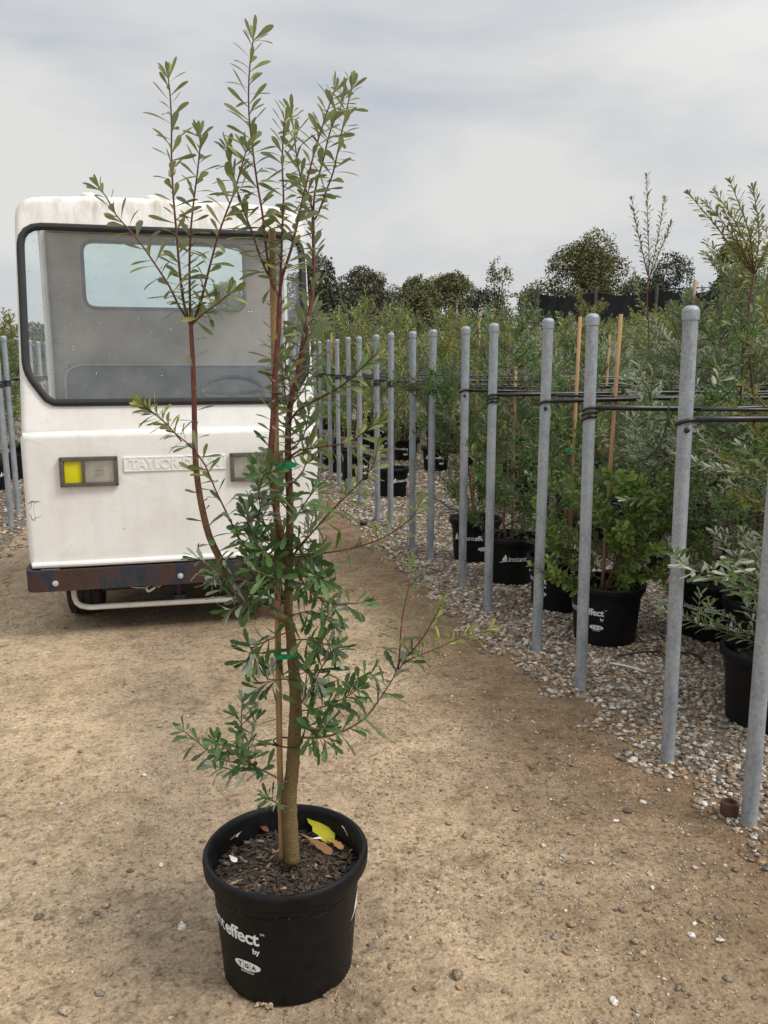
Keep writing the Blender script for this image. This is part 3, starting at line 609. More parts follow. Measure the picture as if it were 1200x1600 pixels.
def build_pot(parent, rz, chips=True):
    p = obj('pot', POT_ME, parent); p.rotation_euler = (0, 0, rz)
    for a in (0, math.pi):
        for nm_, me_ in (('lettering', PRINT_W), ('oval_letters', PRINT_D)): q_ = obj(nm_, me_, p); q_.rotation_euler = (0, 0, a)
    s = obj('soil', SOIL_ME, parent)
    if chips: obj('bark_chips', CHIP_ME, s, kind='stuff')
    return p

# ================================================================== HERO: potted banksia
HX, HY = 0.231, 1.944; HD = HX * FWD[0] + HY * FWD[1]
hero = thing('potted_banksia', 'tall potted banksia tied to a cane in a black pot standing on the dirt', 'potted tree', (HX, HY, dirt_h(HX, HY) - 0.002))
HZ = hero.location.z
build_pot(hero, R(-119.0), chips=False)
hsoil = [c for c in hero.children if c.name.startswith('soil')][0]
obj('bark_chips', chips_mesh(1500, 11), hsoil, kind='stuff')
# dirt crumbs caught in the drain notches at the pot's foot
for k, (px, py) in enumerate(((358, 1517), (423, 1552), (505, 1538))):
    g = gnd(px, py); d = nrm(np.array([g[0] - HX, g[1] - HY, 0])); mb = MB()
    for j in range(7):
        c = d * (0.168 + 0.006 * random.random()) + np.cross((0, 0, 1), d) * (j - 3) * 0.0065 + np.array([0, 0, 0.006 + 0.012 * random.random() * (1 if j % 2 else .4)])
        V, Fc, A = stones(c[None], np.array([random.uniform(.004, .008)])); mb.add(V, Fc)
    obj('mud_crumb', mb.mesh('mud_crumb', M['grit']), hero)
def hp(px, py, d=0.0): p = at_depth(px, py, HD + d); return p - np.array([HX, HY, HZ])
def hline(pts, d0, d1):
    n = len(pts); return np.array([hp(x, y, d0 + (d1 - d0) * i / (n - 1)) for i, (x, y) in enumerate(pts)])
LEAFM = {}
for key, shapes in (('s', LEAF_SM), ('t', LEAF_TO)):
    for mk in ('leaf_young', 'leaf_mid', 'leaf_dark', 'leaf_tip'):
        LEAFM[key, mk] = [npmesh('leaf', v, f, M[mk], smooth=True) for v, f in shapes]
hero_leaves = []          # (matrix, shape key, material key, branch object)
def hbranch(pts, d0, d1, r0, r1, m, leaves=None, name='branch', zone=None):
    P = spline(hline(pts, d0, d1), 0.02); n = len(P)
    rad = r0 + (r1 - r0) * np.linspace(0, 1, n) ** 0.8
    mb = MB(); mb.tube(P, rad, 10 if r0 > .006 else 6); b = obj(name, mb.mesh(name, M[m], smooth=True), hero)
    if leaves:
        s0, step, Lf, a0, a1, tip = leaves
        seg = (P[-1] - P[0])
        for Mx, t in along(P, s0, 1.0, step * (.60 if pts[-1][1] < 520 else .74), a0 + .06, a1 + .12, Lf * 1.2, jit=.45 if zone == 'leaf_dark' else .28, tip=tip):
            py = pts[0][1] + (pts[-1][1] - pts[0][1]) * t
            if zone == 'tip': mk = 'leaf_tip' if t > .45 else 'leaf_mid'
            elif zone: mk = zone
            elif py < 300: mk = 'leaf_young' if random.random() < .85 else 'leaf_mid'
            elif py < 560: mk = 'leaf_mid' if random.random() < .75 else 'leaf_young'
            elif py < 760: mk = 'leaf_mid' if random.random() < .6 else 'leaf_dark'
            else: mk = 'leaf_dark' if random.random() < .9 else 'leaf_mid'
            key = 't' if py > 830 and random.random() < .75 else 's'
            if mk == 'leaf_tip': key = 's'
            hero_leaves.append((Mx, key, mk, b))
    return b
TRUNK = [(457, 1345), (454, 1290), (453, 1240), (457, 1200), (460, 1150), (462, 1098), (457, 1020), (451, 966), (451, 925), (452, 860), (453, 790), (450, 717), (451, 658), (457, 614), (466, 581), (475, 526), (486, 475), (490, 440), (490, 390), (489, 342)]
P = spline(hline(TRUNK, 0.0, 0.05), 0.012); zs = P[:, 2]
rad = np.interp(zs, [0.25, 0.30, 0.42, 0.62, 0.85, 0.90, 1.30, 1.45, 1.75, 1.95], [0.027, 0.0195, 0.0185, 0.0170, 0.0140, 0.0115, 0.0085, 0.0072, 0.0044, 0.0034])
rad = rad * (1 + 0.06 * np.array([noise.noise((0, 0, z * 60)) for z in zs]) + 0.05 * np.sin(zs * 330) * (zs < .9))
lowN = int(np.argmin(abs(zs - 1.16)))
mb = MB(); mb.tube(P[:lowN + 1], rad[:lowN + 1], 14); obj('trunk', mb.mesh('trunk', M['trunk'], smooth=True), hero)
mb = MB(); mb.tube(P[lowN - 1:], rad[lowN - 1:], 12); upper = obj('leader', mb.mesh('leader', M['stem_red'], smooth=True), hero)
for Mx, t in along(P[lowN:], 0.04, 1.0, 0.0068, 1.2, .8, .056): hero_leaves.append((Mx, 's', 'leaf_mid' if t > .3 else 'leaf_dark', upper))
# main stems
hbranch([(450, 905), (443, 855), (434, 812), (425, 753), (423, 709), (427, 651), (430, 581), (435, 515), (437, 462)], 0.0, -0.035, .0090, .0056, 'stem_red', (0.22, .0125, .050, 1.25, 1.0, 0), 'stem')
hbranch([(450, 970), (425, 957), (403, 949), (381, 934), (360, 910), (343, 872), (327, 838), (315, 790), (308, 746), (305, 709), (304, 665), (303, 614), (301, 559), (299, 526), (298, 506)], 0.0, -0.06, .0112, .0048, 'stem_red', (0.32, .034, .052, 1.35, 1.1, 2), 'stem')
SH = 0.0125; UP = (1.25, .68)
def shoot(pts, d0, d1, r0=.0042, Lf=.050, s0=.08, step=SH, m='twig_red', tip=6, zone=None, a=UP): return hbranch(pts, d0, d1, r0 * .78, .0014, m, (s0, step, Lf, a[0], a[1], tip), 'branch', zone)
# shoots above stem A / leader
shoot([(437, 464), (424, 441), (417, 397), (410, 334), (402, 287), (395, 235), (389, 177), (389, 122), (393, 78), (396, 62)], -.035, -.05, .0048, .054, .05)
shoot([(437, 464), (441, 433), (455, 389), (466, 342), (477, 294), (488, 250), (501, 206), (514, 166), (522, 144)], -.035, -.02, .0048, .050, .05)
shoot([(437, 462), (439, 415), (441, 360), (443, 309), (441, 257), (443, 206), (445, 190)], -.03, -.09, .0042, .050, .08)
shoot([(430, 450), (409, 408), (393, 360), (378, 323), (366, 279), (360, 250), (357, 236)], -.035, -.02, .0040, .050, .1)
shoot([(489, 345), (497, 334), (512, 292), (521, 268), (534, 206), (542, 170), (549, 140)], .05, .06, .0038, .048, .08, .011, zone='leaf_young', tip=10)
shoot([(489, 345), (485, 312), (470, 279), (463, 240), (459, 206), (456, 180)], .05, .10, .0036, .048, .08, zone='leaf_young', tip=10)
shoot([(489, 350), (492, 300), (505, 250), (516, 205), (533, 165), (536, 150)], .05, .12, .0036, .046, .1, zone='leaf_young', tip=8)
# shoots above stem B
shoot([(298, 508), (279, 477), (265, 448), (239, 408), (221, 382), (199, 356), (180, 334), (167, 309), (157, 297)], -.06, -.10, .0040, .046, .08, .0135)
shoot([(298, 508), (288, 477), (281, 426), (276, 367), (271, 309), (268, 250), (268, 195), (266, 151), (263, 122)], -.06, -.05, .0044, .050, .06, .0135)
shoot([(298, 508), (297, 477), (296, 415), (298, 360), (303, 312), (309, 265), (313, 224), (312, 214)], -.06, -.01, .0040, .048, .08, .0135)
shoot([(299, 508), (312, 477), (327, 419), (340, 371), (353, 334), (367, 298), (375, 268), (384, 238)], -.06, -.08, .0042, .050, .06, .0135)
shoot([(300, 507), (318, 490), (334, 479), (350, 466), (360, 458)], -.06, -.11, .0030, .042, .1, .008, tip=5, m='twig_brown')
# side branches
shoot([(425, 915), (407, 893), (394, 871), (372, 838), (354, 801), (336, 764), (321, 728), (299, 698), (277, 680), (255, 658), (238, 645)], -.02, -.12, .0040, .046, .06, .015, tip=8)
shoot([(284, 690), (262, 664), (240, 645), (226, 636)], -.11, -.13, .0024, .040, .1, .0048, tip=8, zone='leaf_tip')
shoot([(451, 662), (464, 643), (493, 625), (523, 610), (552, 588), (575, 565), (589, 552)], .02, -.08, .0042, .046, .08, .0085, m='twig_red')
shoot([(452, 716), (468, 704), (504, 698), (545, 691), (570, 674), (583, 665)], .02, -.06, .0036, .050, .1, .0095, zone='leaf_mid')
shoot([(456, 870), (486, 834), (519, 797), (552, 764), (581, 731), (589, 704)], .0, -.08, .0036, .050, .06, .0105, zone='leaf_mid')
shoot([(456, 872), (493, 865), (523, 862), (567, 852), (603, 838), (640, 812), (652, 795)], .0, -.03, .0034, .050, .08, .0105, zone='leaf_mid')
shoot([(430, 858), (445, 835), (464, 805), (482, 778), (490, 768)], -.03, -.10, .0030, .052, .1, .013, zone='leaf_dark')
shoot([(453, 895), (468, 903), (490, 929), (520, 944), (563, 942)], -.01, -.12, .0032, .050, .15, .013, zone='leaf_dark')
shoot([(461, 1152), (503, 1152), (537, 1142), (572, 1120), (598, 1085), (620, 1051), (637, 1025)], -.01, -.02, .0042, .056, .08, .013, m='twig_brown', zone='leaf_dark', tip=0)
shoot([(622, 1046), (625, 1012), (628, 968), (637, 925), (643, 892)], -.02, .02, .0026, .046, .08, .0105, zone='leaf_mid')
shoot([(637, 1025), (659, 999), (680, 964), (687, 950)], -.02, -.05, .0026, .044, .05, .0095, zone='leaf_mid')
shoot([(630, 1035), (650, 1026), (676, 1016), (715, 999), (760, 984)], -.02, -.02, .0024, .042, .05, .008, zone='tip', m='twig_brown')
shoot([(462, 1110), (472, 1096), (490, 1068), (503, 1042), (520, 1018)], -.01, -.06, .0042, .054, .12, .0105, m='twig_brown', zone='leaf_dark')
shoot([(452, 1222), (442, 1220), (412, 1204), (385, 1190), (380, 1160), (377, 1120), (379, 1102)], -.01, -.07, .0034, .048, .2, .0085, m='twig_brown', zone='leaf_dark')
shoot([(395, 1196), (370, 1192), (347, 1186), (322, 1170), (303, 1155), (288, 1143)], -.05, -.09, .0028, .046, .05, .008, m='twig_brown', zone='leaf_dark')
shoot([(398, 1196), (372, 1180), (352, 1168), (338, 1160)], -.05, -.12, .0024, .048, .08, .008, m='twig_brown', zone='leaf_dark')
shoot([(392, 1194), (388, 1168), (396, 1142), (400, 1125)], -.05, -.02, .0024, .048, .1, .009, m='twig_brown', zone='leaf_dark')
shoot([(400, 1200), (375, 1205), (352, 1200), (335, 1198)], -.04, -.01, .0024, .046, .1, .009, m='twig_brown', zone='leaf_dark')
shoot([(453, 1262), (440, 1258), (428, 1252), (420, 1246)], -.02, -.06, .0024, .044, .5, .006, m='twig_brown', zone='leaf_dark', tip=10, a=(1.3, 1.1))
for pts, d in (([(452, 905), (420, 884), (392, 872)], -.08), ([(451, 895), (400, 906), (355, 897), (335, 902)], -.10), ([(452, 940), (405, 936), (362, 952)], -.09), ([(454, 962), (488, 955), (518, 972)], -.06), ([(455, 1000), (488, 1000), (522, 1012)], -.07), ([(455, 985), (420, 1000), (396, 1012), (386, 1032)], -.06), ([(459, 1062), (430, 1062), (404, 1076)], -.07), ([(461, 1112), (500, 1106), (540, 1090), (556, 1078)], -.09), ([(461, 1125), (490, 1138), (508, 1158)], -.08), ([(452, 875), (425, 852), (400, 836), (386, 803)], -.06), ([(440, 870), (412, 815), (404, 770), (403, 740)], -.08), ([(453, 862), (478, 842), (490, 802)], .07), ([(452, 905), (480, 915), (500, 905)], -.10), ([(453, 705), (474, 682), (482, 648)], .05), ([(452, 650), (447, 628), (443, 596), (440, 566)], -.01), ([(456, 632), (478, 602), (484, 560)], .07), ([(452, 760), (474, 735), (485, 700)], .05), ([(452, 800), (430, 770), (415, 735)], .06), ([(453, 835), (470, 860), (488, 880)], -.09), ([(453, 880), (435, 900), (420, 920)], -.10), ([(452, 880), (430, 872), (412, 860)], -.09), ([(458, 1035), (480, 1045), (497, 1065)], -.05), ([(470, 560), (482, 520), (486, 490)], .08), ([(457, 614), (446, 570), (447, 530)], .05)):
    q0, q1 = pts[len(pts) // 2], pts[-1]
    if pts[0][1] > 868:
        for e in range(1): shoot([q0, ((q0[0] + q1[0]) / 2 + random.uniform(-14, 14), (q0[1] + q1[1]) / 2 + random.uniform(-20, 8)), (q1[0] + random.uniform(-22, 22), q1[1] + random.uniform(-38, 16))], d * .5, d * random.uniform(.2, 1.6), .002, .050, .1, .0085, m='twig_brown', zone='leaf_dark', tip=6)
    shoot(pts, .0, d, .0026, .054, .22, .0088, m='twig_brown' if pts[0][1] > 840 else 'twig_red', zone='leaf_dark' if pts[0][1] > 780 else 'leaf_mid', tip=6)
# 300 leaves nearest the camera are parts of their own, the remainder one mesh per kind
hl = [(l, np.linalg.norm(l[0][:3, 3] + np.array([HX, HY, HZ - EYE])) - 4.0 * np.linalg.norm(l[0][:3, 1]) + random.uniform(0, .15)) for l in hero_leaves]
hl.sort(key=lambda a: a[1])
for (Mx, key, mk, b), _ in hl[:300]:
    o = obj('leaf', random.choice(LEAFM[key, mk]), b, mtx=Matrix(Mx.tolist()))
rest = {}
for (Mx, key, mk, b), _ in hl[300:]: rest.setdefault((key, mk), []).append((Mx, random.randrange(3)))
for (key, mk), it in rest.items(): obj('foliage', merge_leaves('foliage', it, LEAF_SM if key == 's' else LEAF_TO, M[mk]), hero, kind='stuff')
# cane and ties
mb = MB(); P = spline(hline([(441, 1345), (437, 1180), (434, 980), (431, 700), (428, 520), (425, 358)], .018, .012), .02); rr = np.full(len(P), .0078)
for i in range(len(P)): rr[i] *= 1 + .16 * math.exp(-((P[i][2] % 0.28) - 0.14) ** 2 / 0.00012)
mb.tube(P, rr, 10); cane = obj('bamboo_cane', mb.mesh('bamboo_cane', M['bamboo'], smooth=True), hero)
def tape(pxy, z_r, wdt, m, nm, tails):
    mb = MB(); c = hp(*pxy, .006); V = []; n = 20
    for q in range(n):
        a = 6.2832 * q / n; p = c + RIGHT * math.cos(a) * z_r[0] + FWD * math.sin(a) * z_r[1]
        w = wdt * (1 + .25 * math.sin(3 * a)); V += [p + np.array([0, 0, -w / 2]), p + np.array([0, 0, w / 2])]
    mb.add(V, [(2 * q, 2 * ((q + 1) % n), 2 * ((q + 1) % n) + 1, 2 * q + 1) for q in range(n)])
    for dx, dz in tails:
        p0 = c - FWD * z_r[1]; p1 = p0 + RIGHT * dx * .5 - FWD * .012 + np.array([0, 0, dz * .4]); p2 = p0 + RIGHT * dx - FWD * .006 + np.array([0, 0, dz]); up = np.array([0, 0, wdt / 2]); sd_ = FWD * .003
        mb.add([p0 - up, p0 + up, p1 - up + sd_, p1 + up, p2 - up * .8 + sd_, p2 + up * .9], [(0, 2, 3, 1), (2, 4, 5, 3)])
    o = obj(nm, mb.mesh(nm, m, smooth=True), hero); return o
tape((446, 1021), (.030, .024), .011, M['green_tape'], 'green_tape_tie', ((.02, .004), (-.024, .006)))
tape((443, 727), (.022, .022), .012, M['green_tape'], 'green_tape_tie', ((.034, .004), (.02, .008)))
mb = MB(); c = hp(448, 1160, .006)
mb.tube([c + RIGHT * math.cos(a) * .033 + FWD * math.sin(a) * .026 + np.array([0, 0, .006 * math.cos(a) * -1]) for a in np.linspace(0, 6.28, 24, endpoint=False)], .0022, 6, closed=True)
k0 = c - RIGHT * .022 - FWD * .016; mb.tube(spline([k0, k0 + np.array([0, 0, .004]) - RIGHT * .02, k0 - RIGHT * .045 + np.array([0, 0, .012])], .004), [.0022 + .0012 * (i % 2) for i in range(len(spline([k0, k0 + np.array([0, 0, .004]) - RIGHT * .02, k0 - RIGHT * .045 + np.array([0, 0, .012])], .004)))], 6)
V, Fc, A = stones(k0[None], np.array([.006]), 1); mb.add(V, Fc); obj('black_tie', mb.mesh('black_tie', M['black_tie']), hero)
# cocoon on an upper shoot
V, Fc, A = stones(np.zeros((1, 3)), np.array([.008]), .8)
bm = bmesh.new(); bmesh.ops.create_icosphere(bm, subdivisions=3, radius=1)
for v in bm.verts: v.co *= (1 + .3 * noise.noise(v.co * 2.2)); v.co = Vector((v.co.x * .007, v.co.y * .007, v.co.z * .012))
cm = bpy.data.meshes.new('cocoon'); bm.to_mesh(cm); bm.free(); cm.materials.append(M['cocoon']); cm.shade_smooth()
c = hp(269, 268, -.056) + np.array([HX, HY, HZ])
o = thing('cocoon', 'small off-white cocoon stuck to a thin upper red shoot', 'cocoon', c, .3, me=cm); o.rotation_euler = (.5, .4, .2)
# fallen leaves on the mulch
def fallen(px, py, h, L, rz, kindm, label, tooth=True, tilt=0.1, wsc=1.0):
    p = gnd(px, py, h); v, f = LEAF_TO[1] if tooth else LEAF_SM[1]
    me = npmesh('fallen_leaf', v, f, M[kindm], smooth=True)
    o = thing('fallen_leaf', label, 'leaf', p, 0, me=me); o.scale = (L * wsc, L, L); o.rotation_euler = (tilt, random.uniform(-.2, .2), rz); return o
SZ = 0.275 + HZ
yl = leafmat('yellow_leaf', [(0.50, 0.44, 0.02), (0.42, 0.44, 0.03)], (0.5, 0.42, 0.1)); M['yellow_leaf'] = yl
def fallen2(a, b, h0, h1, mk, label, wsc=1.0, tooth=True, roll=0.0):
    p0, p1 = gnd(*a, HZ + h0), gnd(*b, HZ + h1); d = p1 - p0; L = np.linalg.norm(d); v, f = LEAF_TO[1] if tooth else LEAF_SM[1]
    x = nrm(np.cross(d, np.array([0, 0, 1.0]) + RIGHT * roll)); n = np.cross(x, d / L); Mx = frame(d, n, p0, L, wsc)
    o = thing('fallen_leaf', label, 'leaf', (0, 0, 0), 0, me=npmesh('fallen_leaf', v, f, M[mk], smooth=True)); o.matrix_world = Matrix(Mx.tolist())
fallen2((467, 1262), (519, 1306), .305, .290, 'yellow_leaf', 'yellow-green fallen leaf lying on the mulch right of the trunk in the big pot', 1.35)
fallen2((470, 1303), (518, 1327), .285, .283, 'dry_leaf', 'tan toothed dead leaf lying across the mulch beside the trunk base', 1.15)
fallen2((512, 1308), (535, 1322), .282, .284, 'dry_leaf', 'small orange-brown dead leaf tip under the yellow leaf in the pot', 1.5)
fallen2((424, 1334), (449, 1322), .284, .295, 'dry_leaf', 'curled orange dead leaf at the foot of the cane in the pot', 1.6, False)
fallen2((401, 1285), (419, 1297), .288, .284, 'dry_leaf', 'narrow orange dead leaf on the mulch near the pot\'s back wall', 1.5, False)
fallen2((343, 1322), (367, 1302), .280, .300, 'dry_leaf', 'dark russet dead leaf against the inside wall of the big pot', 1.4)
fallen2((370, 1308), (374, 1293), .290, .296, 'white_leaf', 'white bleached leaf scrap standing on the mulch near the russet leaf', 2.2, False)
fallen2((358, 1336), (369, 1345), .284, .284, 'white_leaf', 'white bleached scrap lying on dark mulch at the pot\'s rim side', 2.2, False)
fallen2((534, 1290), (549, 1308), .312, .290, 'white_leaf', 'white bleached leaf curled against the pot wall beyond the yellow leaf', 1.2)
fallen2((484, 1311), (503, 1308), .284, .286, 'white_leaf', 'pale bleached leaf lying just behind the tan dead leaf', 1.3, False)
fallen2((438, 1389), (448, 1386), .284, .284, 'dry_leaf', 'tiny orange leaf scrap on the mulch near the front rim', 3, False)

# ================================================================== UTILITY VAN
van = thing('utility_cart', 'white boxy utility cart with rusty blue bumper parked on the dirt', 'cart', (0, 4.8, 0))
VY = 4.8
def vobj(name, mb, m, parent=None, angle=R(35)):
    o = obj(name, mb.mesh(name, M[m] if isinstance(m, str) else m, angle=angle), van if parent is None else parent); return o
def round_poly(P, rads, seg=6):
    """P: 2D corners (ccw), fillet radius per corner"""
    P = [np.array(p, float) for p in P]; out = []; n = len(P)
    for i in range(n):
        a, b, c = P[i - 1], P[i], P[(i + 1) % n]; u, w = nrm(a - b), nrm(c - b); ang = math.acos(np.clip(u.dot(w), -1, 1)); d = rads[i] / math.tan(ang / 2)
        p0, p1 = b + u * d, b + w * d
        for t in np.linspace(0, 1, seg): out.append((1 - t) ** 2 * p0 + 2 * t * (1 - t) * b + t * t * p1)
    return np.array(out)
def resample(P, n, c):
    """closed 2D polygon sampled at n directions from c (star-shaped)"""
    out = []; Q = np.vstack([P, P[:1]])
    for k in range(n):
        a = 2 * math.pi * k / n; d = np.array([math.cos(a), math.sin(a)]); best = None
        for i in range(len(P)):
            e = Q[i + 1] - Q[i]; den = d[0] * e[1] - d[1] * e[0]
            if abs(den) < 1e-12: continue
            w = Q[i] - c; t = (w[0] * e[1] - w[1] * e[0]) / den; s = (w[0] * d[1] - w[1] * d[0]) / den
            if t > 0 and -1e-9 <= s <= 1 + 1e-9 and (best is None or t > best): best = t
        out.append(c + d * best)
    return np.array(out)
def normals2(P):
    T = np.roll(P, -1, 0) - np.roll(P, 1, 0); T /= np.linalg.norm(T, axis=1)[:, None]; return np.stack([T[:, 1], -T[:, 0]], 1)
def Yu(z): return 0.045 + (z - 1.2) * 0.25
def panel(rings, faces_last=None):
    """rings: list of (N,3) closed loops -> quads"""
    mb = MB(); n = len(rings[0]); mb.add(np.concatenate(rings), [(i * n + q, i * n + (q + 1) % n, (i + 1) * n + (q + 1) % n, (i + 1) * n + q) for i in range(len(rings) - 1) for q in range(n)]); return mb
# upper front panel round the windscreen
C0 = np.array([0, 1.8]); NN = 160
WS = round_poly([(-.655, 1.335), (.655, 1.335), (.768, 1.50), (.775, 2.285), (-.775, 2.285), (-.768, 1.50)], [.07, .07, .2, .11, .11, .2], 8)
OUT = round_poly([(-.815, 1.14), (.815, 1.14), (.812, 2.455), (.40, 2.48), (-.40, 2.48), (-.812, 2.455)], [.02, .02, .13, .3, .3, .13], 10)
ws = resample(WS, NN, C0); ou = resample(OUT, NN, C0); on = normals2(ou); r_ = .045
def to3(P, dy=0.0): return np.stack([P[:, 0], Yu(P[:, 1]) + dy, P[:, 1]], 1)
rings = [to3(ws, .03), to3(ws, 0)] + [to3(ws + (ou - on * r_ - ws) * t) for t in (.33, .66, 1)]
for th in np.linspace(0, math.pi / 2, 7)[1:]: rings.append(to3(ou - on * r_ * (1 - math.sin(th)), r_ * (1 - math.cos(th))))
rings.append(to3(ou, .22)); rings.append(to3(ou - on * .02, .22))
upper_panel = vobj('upper_front_panel', panel(rings[::-1]), 'van_white')
# lower front panel with proud ledge
LO = round_poly([(-.82, .415), (.82, .415), (.82, 1.185), (-.82, 1.175)], [.03, .03, .035, .035], 6); lo = resample(LO, NN, np.array([0, .8])); ln = normals2(lo); r_ = .04
def low3(P, dy): return np.stack([P[:, 0], np.full(len(P), dy) + 0.018 * (P[:, 0] / .82) ** 2, P[:, 1]], 1)
inner = lo - ln * r_; cen = np.array([0, .8])
rings = [low3(cen + (inner - cen) * t, 0) for t in (.0005, .25, .5, .75, 1)]
for th in np.linspace(0, math.pi / 2, 7)[1:]: rings.append(low3(inner + ln * r_ * math.sin(th), r_ * (1 - math.cos(th))))
rings.append(low3(lo, .62)); rings.append(low3(lo - ln * .02, .62))
lower_panel = vobj('lower_front_panel', panel(rings[::-1]), 'van_white')
mb = MB(); mb.tube([(x, -.004 + .018 * (x / .82) ** 2, .433) for x in np.linspace(-.80, .80, 24)], .017, 10); vobj('bottom_lip', mb, 'van_white', lower_panel)
# windscreen, gasket, drops
mb = MB(); g = to3(ws, .012); mb.add(np.vstack([g, [[0, Yu(1.8) + .012, 1.8]]]), [(NN, (q + 1) % NN, q) for q in range(NN)]); wsg = vobj('windscreen', mb, 'windscreen')
mb = MB(); gk = to3(ws + normals2(ws) * .006, -.004); mb.tube(gk, .021, 10, closed=True); vobj('windscreen_gasket', mb, 'rubber')
Pd = []
for i in range(520):
    x, z = random.uniform(-.75, .75), random.uniform(1.36, 2.26)
    if x > -.5 and x < .5 and z < 2.1 and random.random() < .5: continue
    Pd.append((x, Yu(z) + .010, z))
V, Fc, A = stones(np.array(Pd), RNG.uniform(.0012, .0040, len(Pd)) , 1.0); obj('raindrops', npmesh('raindrops', V, Fc, M['droplet'], smooth=True), wsg, kind='stuff')
# roof, rear wall with window, sides, floor
mb = MB(); mb.box(-.735, .735, .36, 1.27, 2.385, 2.44, .02); roof = vobj('roof', mb, 'van_white')
for x in (-.42, -.07): mb = MB(); mb.lathe([(.001, .045), (.03, .040), (.05, .024), (.056, 0), (.056, -.01)], 20, (x, .46, 2.465)); vobj('marker_dome', mb, 'van_white', roof)
RW = 1.2
rout = resample(round_poly([(-.80, .42), (.80, .42), (.80, 2.42), (-.80, 2.42)], [.03] * 4, 5), NN, np.array([0, 2.1])); rin = resample(round_poly([(-.545, 1.905), (.515, 1.905), (.515, 2.335), (-.545, 2.335)], [.075] * 4, 6), NN, np.array([0, 2.1]))
def rw3(P, y): return np.stack([P[:, 0], np.full(len(P), y), P[:, 1]], 1)
rear_wall = vobj('rear_wall', panel([rw3(rin, RW + .04), rw3(rin, RW), rw3(rin + (rout - rin) * .5, RW), rw3(rout, RW), rw3(rout, RW + .04), rw3(rin, RW + .04)][::-1]), 'cab_grey')
mb = MB(); mb.add(np.vstack([rw3(rin, RW + .02), [[0, RW + .02, 2.1]]]), [(NN, (q + 1) % NN, q) for q in range(NN)]); rg = vobj('rear_window', mb, 'rear_glass')
mb = MB(); mb.tube(rw3(rin, RW - .002), .012, 8, closed=True); vobj('rear_window_gasket', mb, M['seat'], rg)
for s in (-1, 1):
    mb = MB(); mb.box(min(s * .775, s * .80), max(s * .775, s * .80), .62, RW, .43, .85, .008); vobj('side_panel', mb, 'van_white')
    mb = MB(); mb.tube([(s * .785, RW - .03, .84), (s * .785, RW - .03, 2.42)], .022, 8); vobj('rear_pillar', mb, 'van_white')
mb = MB(); mb.box(-.775, .775, .05, RW, .40, .435); vobj('cab_floor', mb, 'dark_steel')
mb = MB(); mb.box(-.69, .74, RW - .13, RW - .012, .82, 1.535, .05); sb = vobj('seat_back', mb, 'seat')
mb = MB(); rp = resample(round_poly([(-.685, .85), (.735, .85), (.735, 1.53), (-.685, 1.53)], [.11] * 4, 6), 120, np.array([0, 1.2])); mb.tube(rw3(rp, RW - .132), .006, 6, closed=True); vobj('piping', mb, 'seat_trim', sb)
mb = MB(); mb.box(-.69, .74, RW - .60, RW - .10, .70, .84, .04); vobj('seat_cushion', mb, 'seat')
mb = MB(); mb.box(-.76, .76, .07, .30, 1.02, 1.20, .03); vobj('dashboard', mb, 'dark_steel')
mb = MB(); th = R(35); cx, cy, cz = .36, .46, 1.37
mb.tube([(cx + .19 * math.cos(a), cy + .19 * math.sin(a) * math.sin(th), cz + .19 * math.sin(a) * math.cos(th) * .55) for a in np.linspace(0, 6.2832, 40, endpoint=False)], .014, 8, closed=True)
mb.tube([(cx - .185, cy, cz), (cx, cy - .01, cz - .015), (cx + .185, cy, cz)], .012, 8); sw = vobj('steering_wheel', mb, 'rubber')
mb = MB(); mb.tube([(cx, cy, cz - .01), (cx, cy - .20, .95)], .022, 8); vobj('steering_column', mb, 'dark_steel', sw)
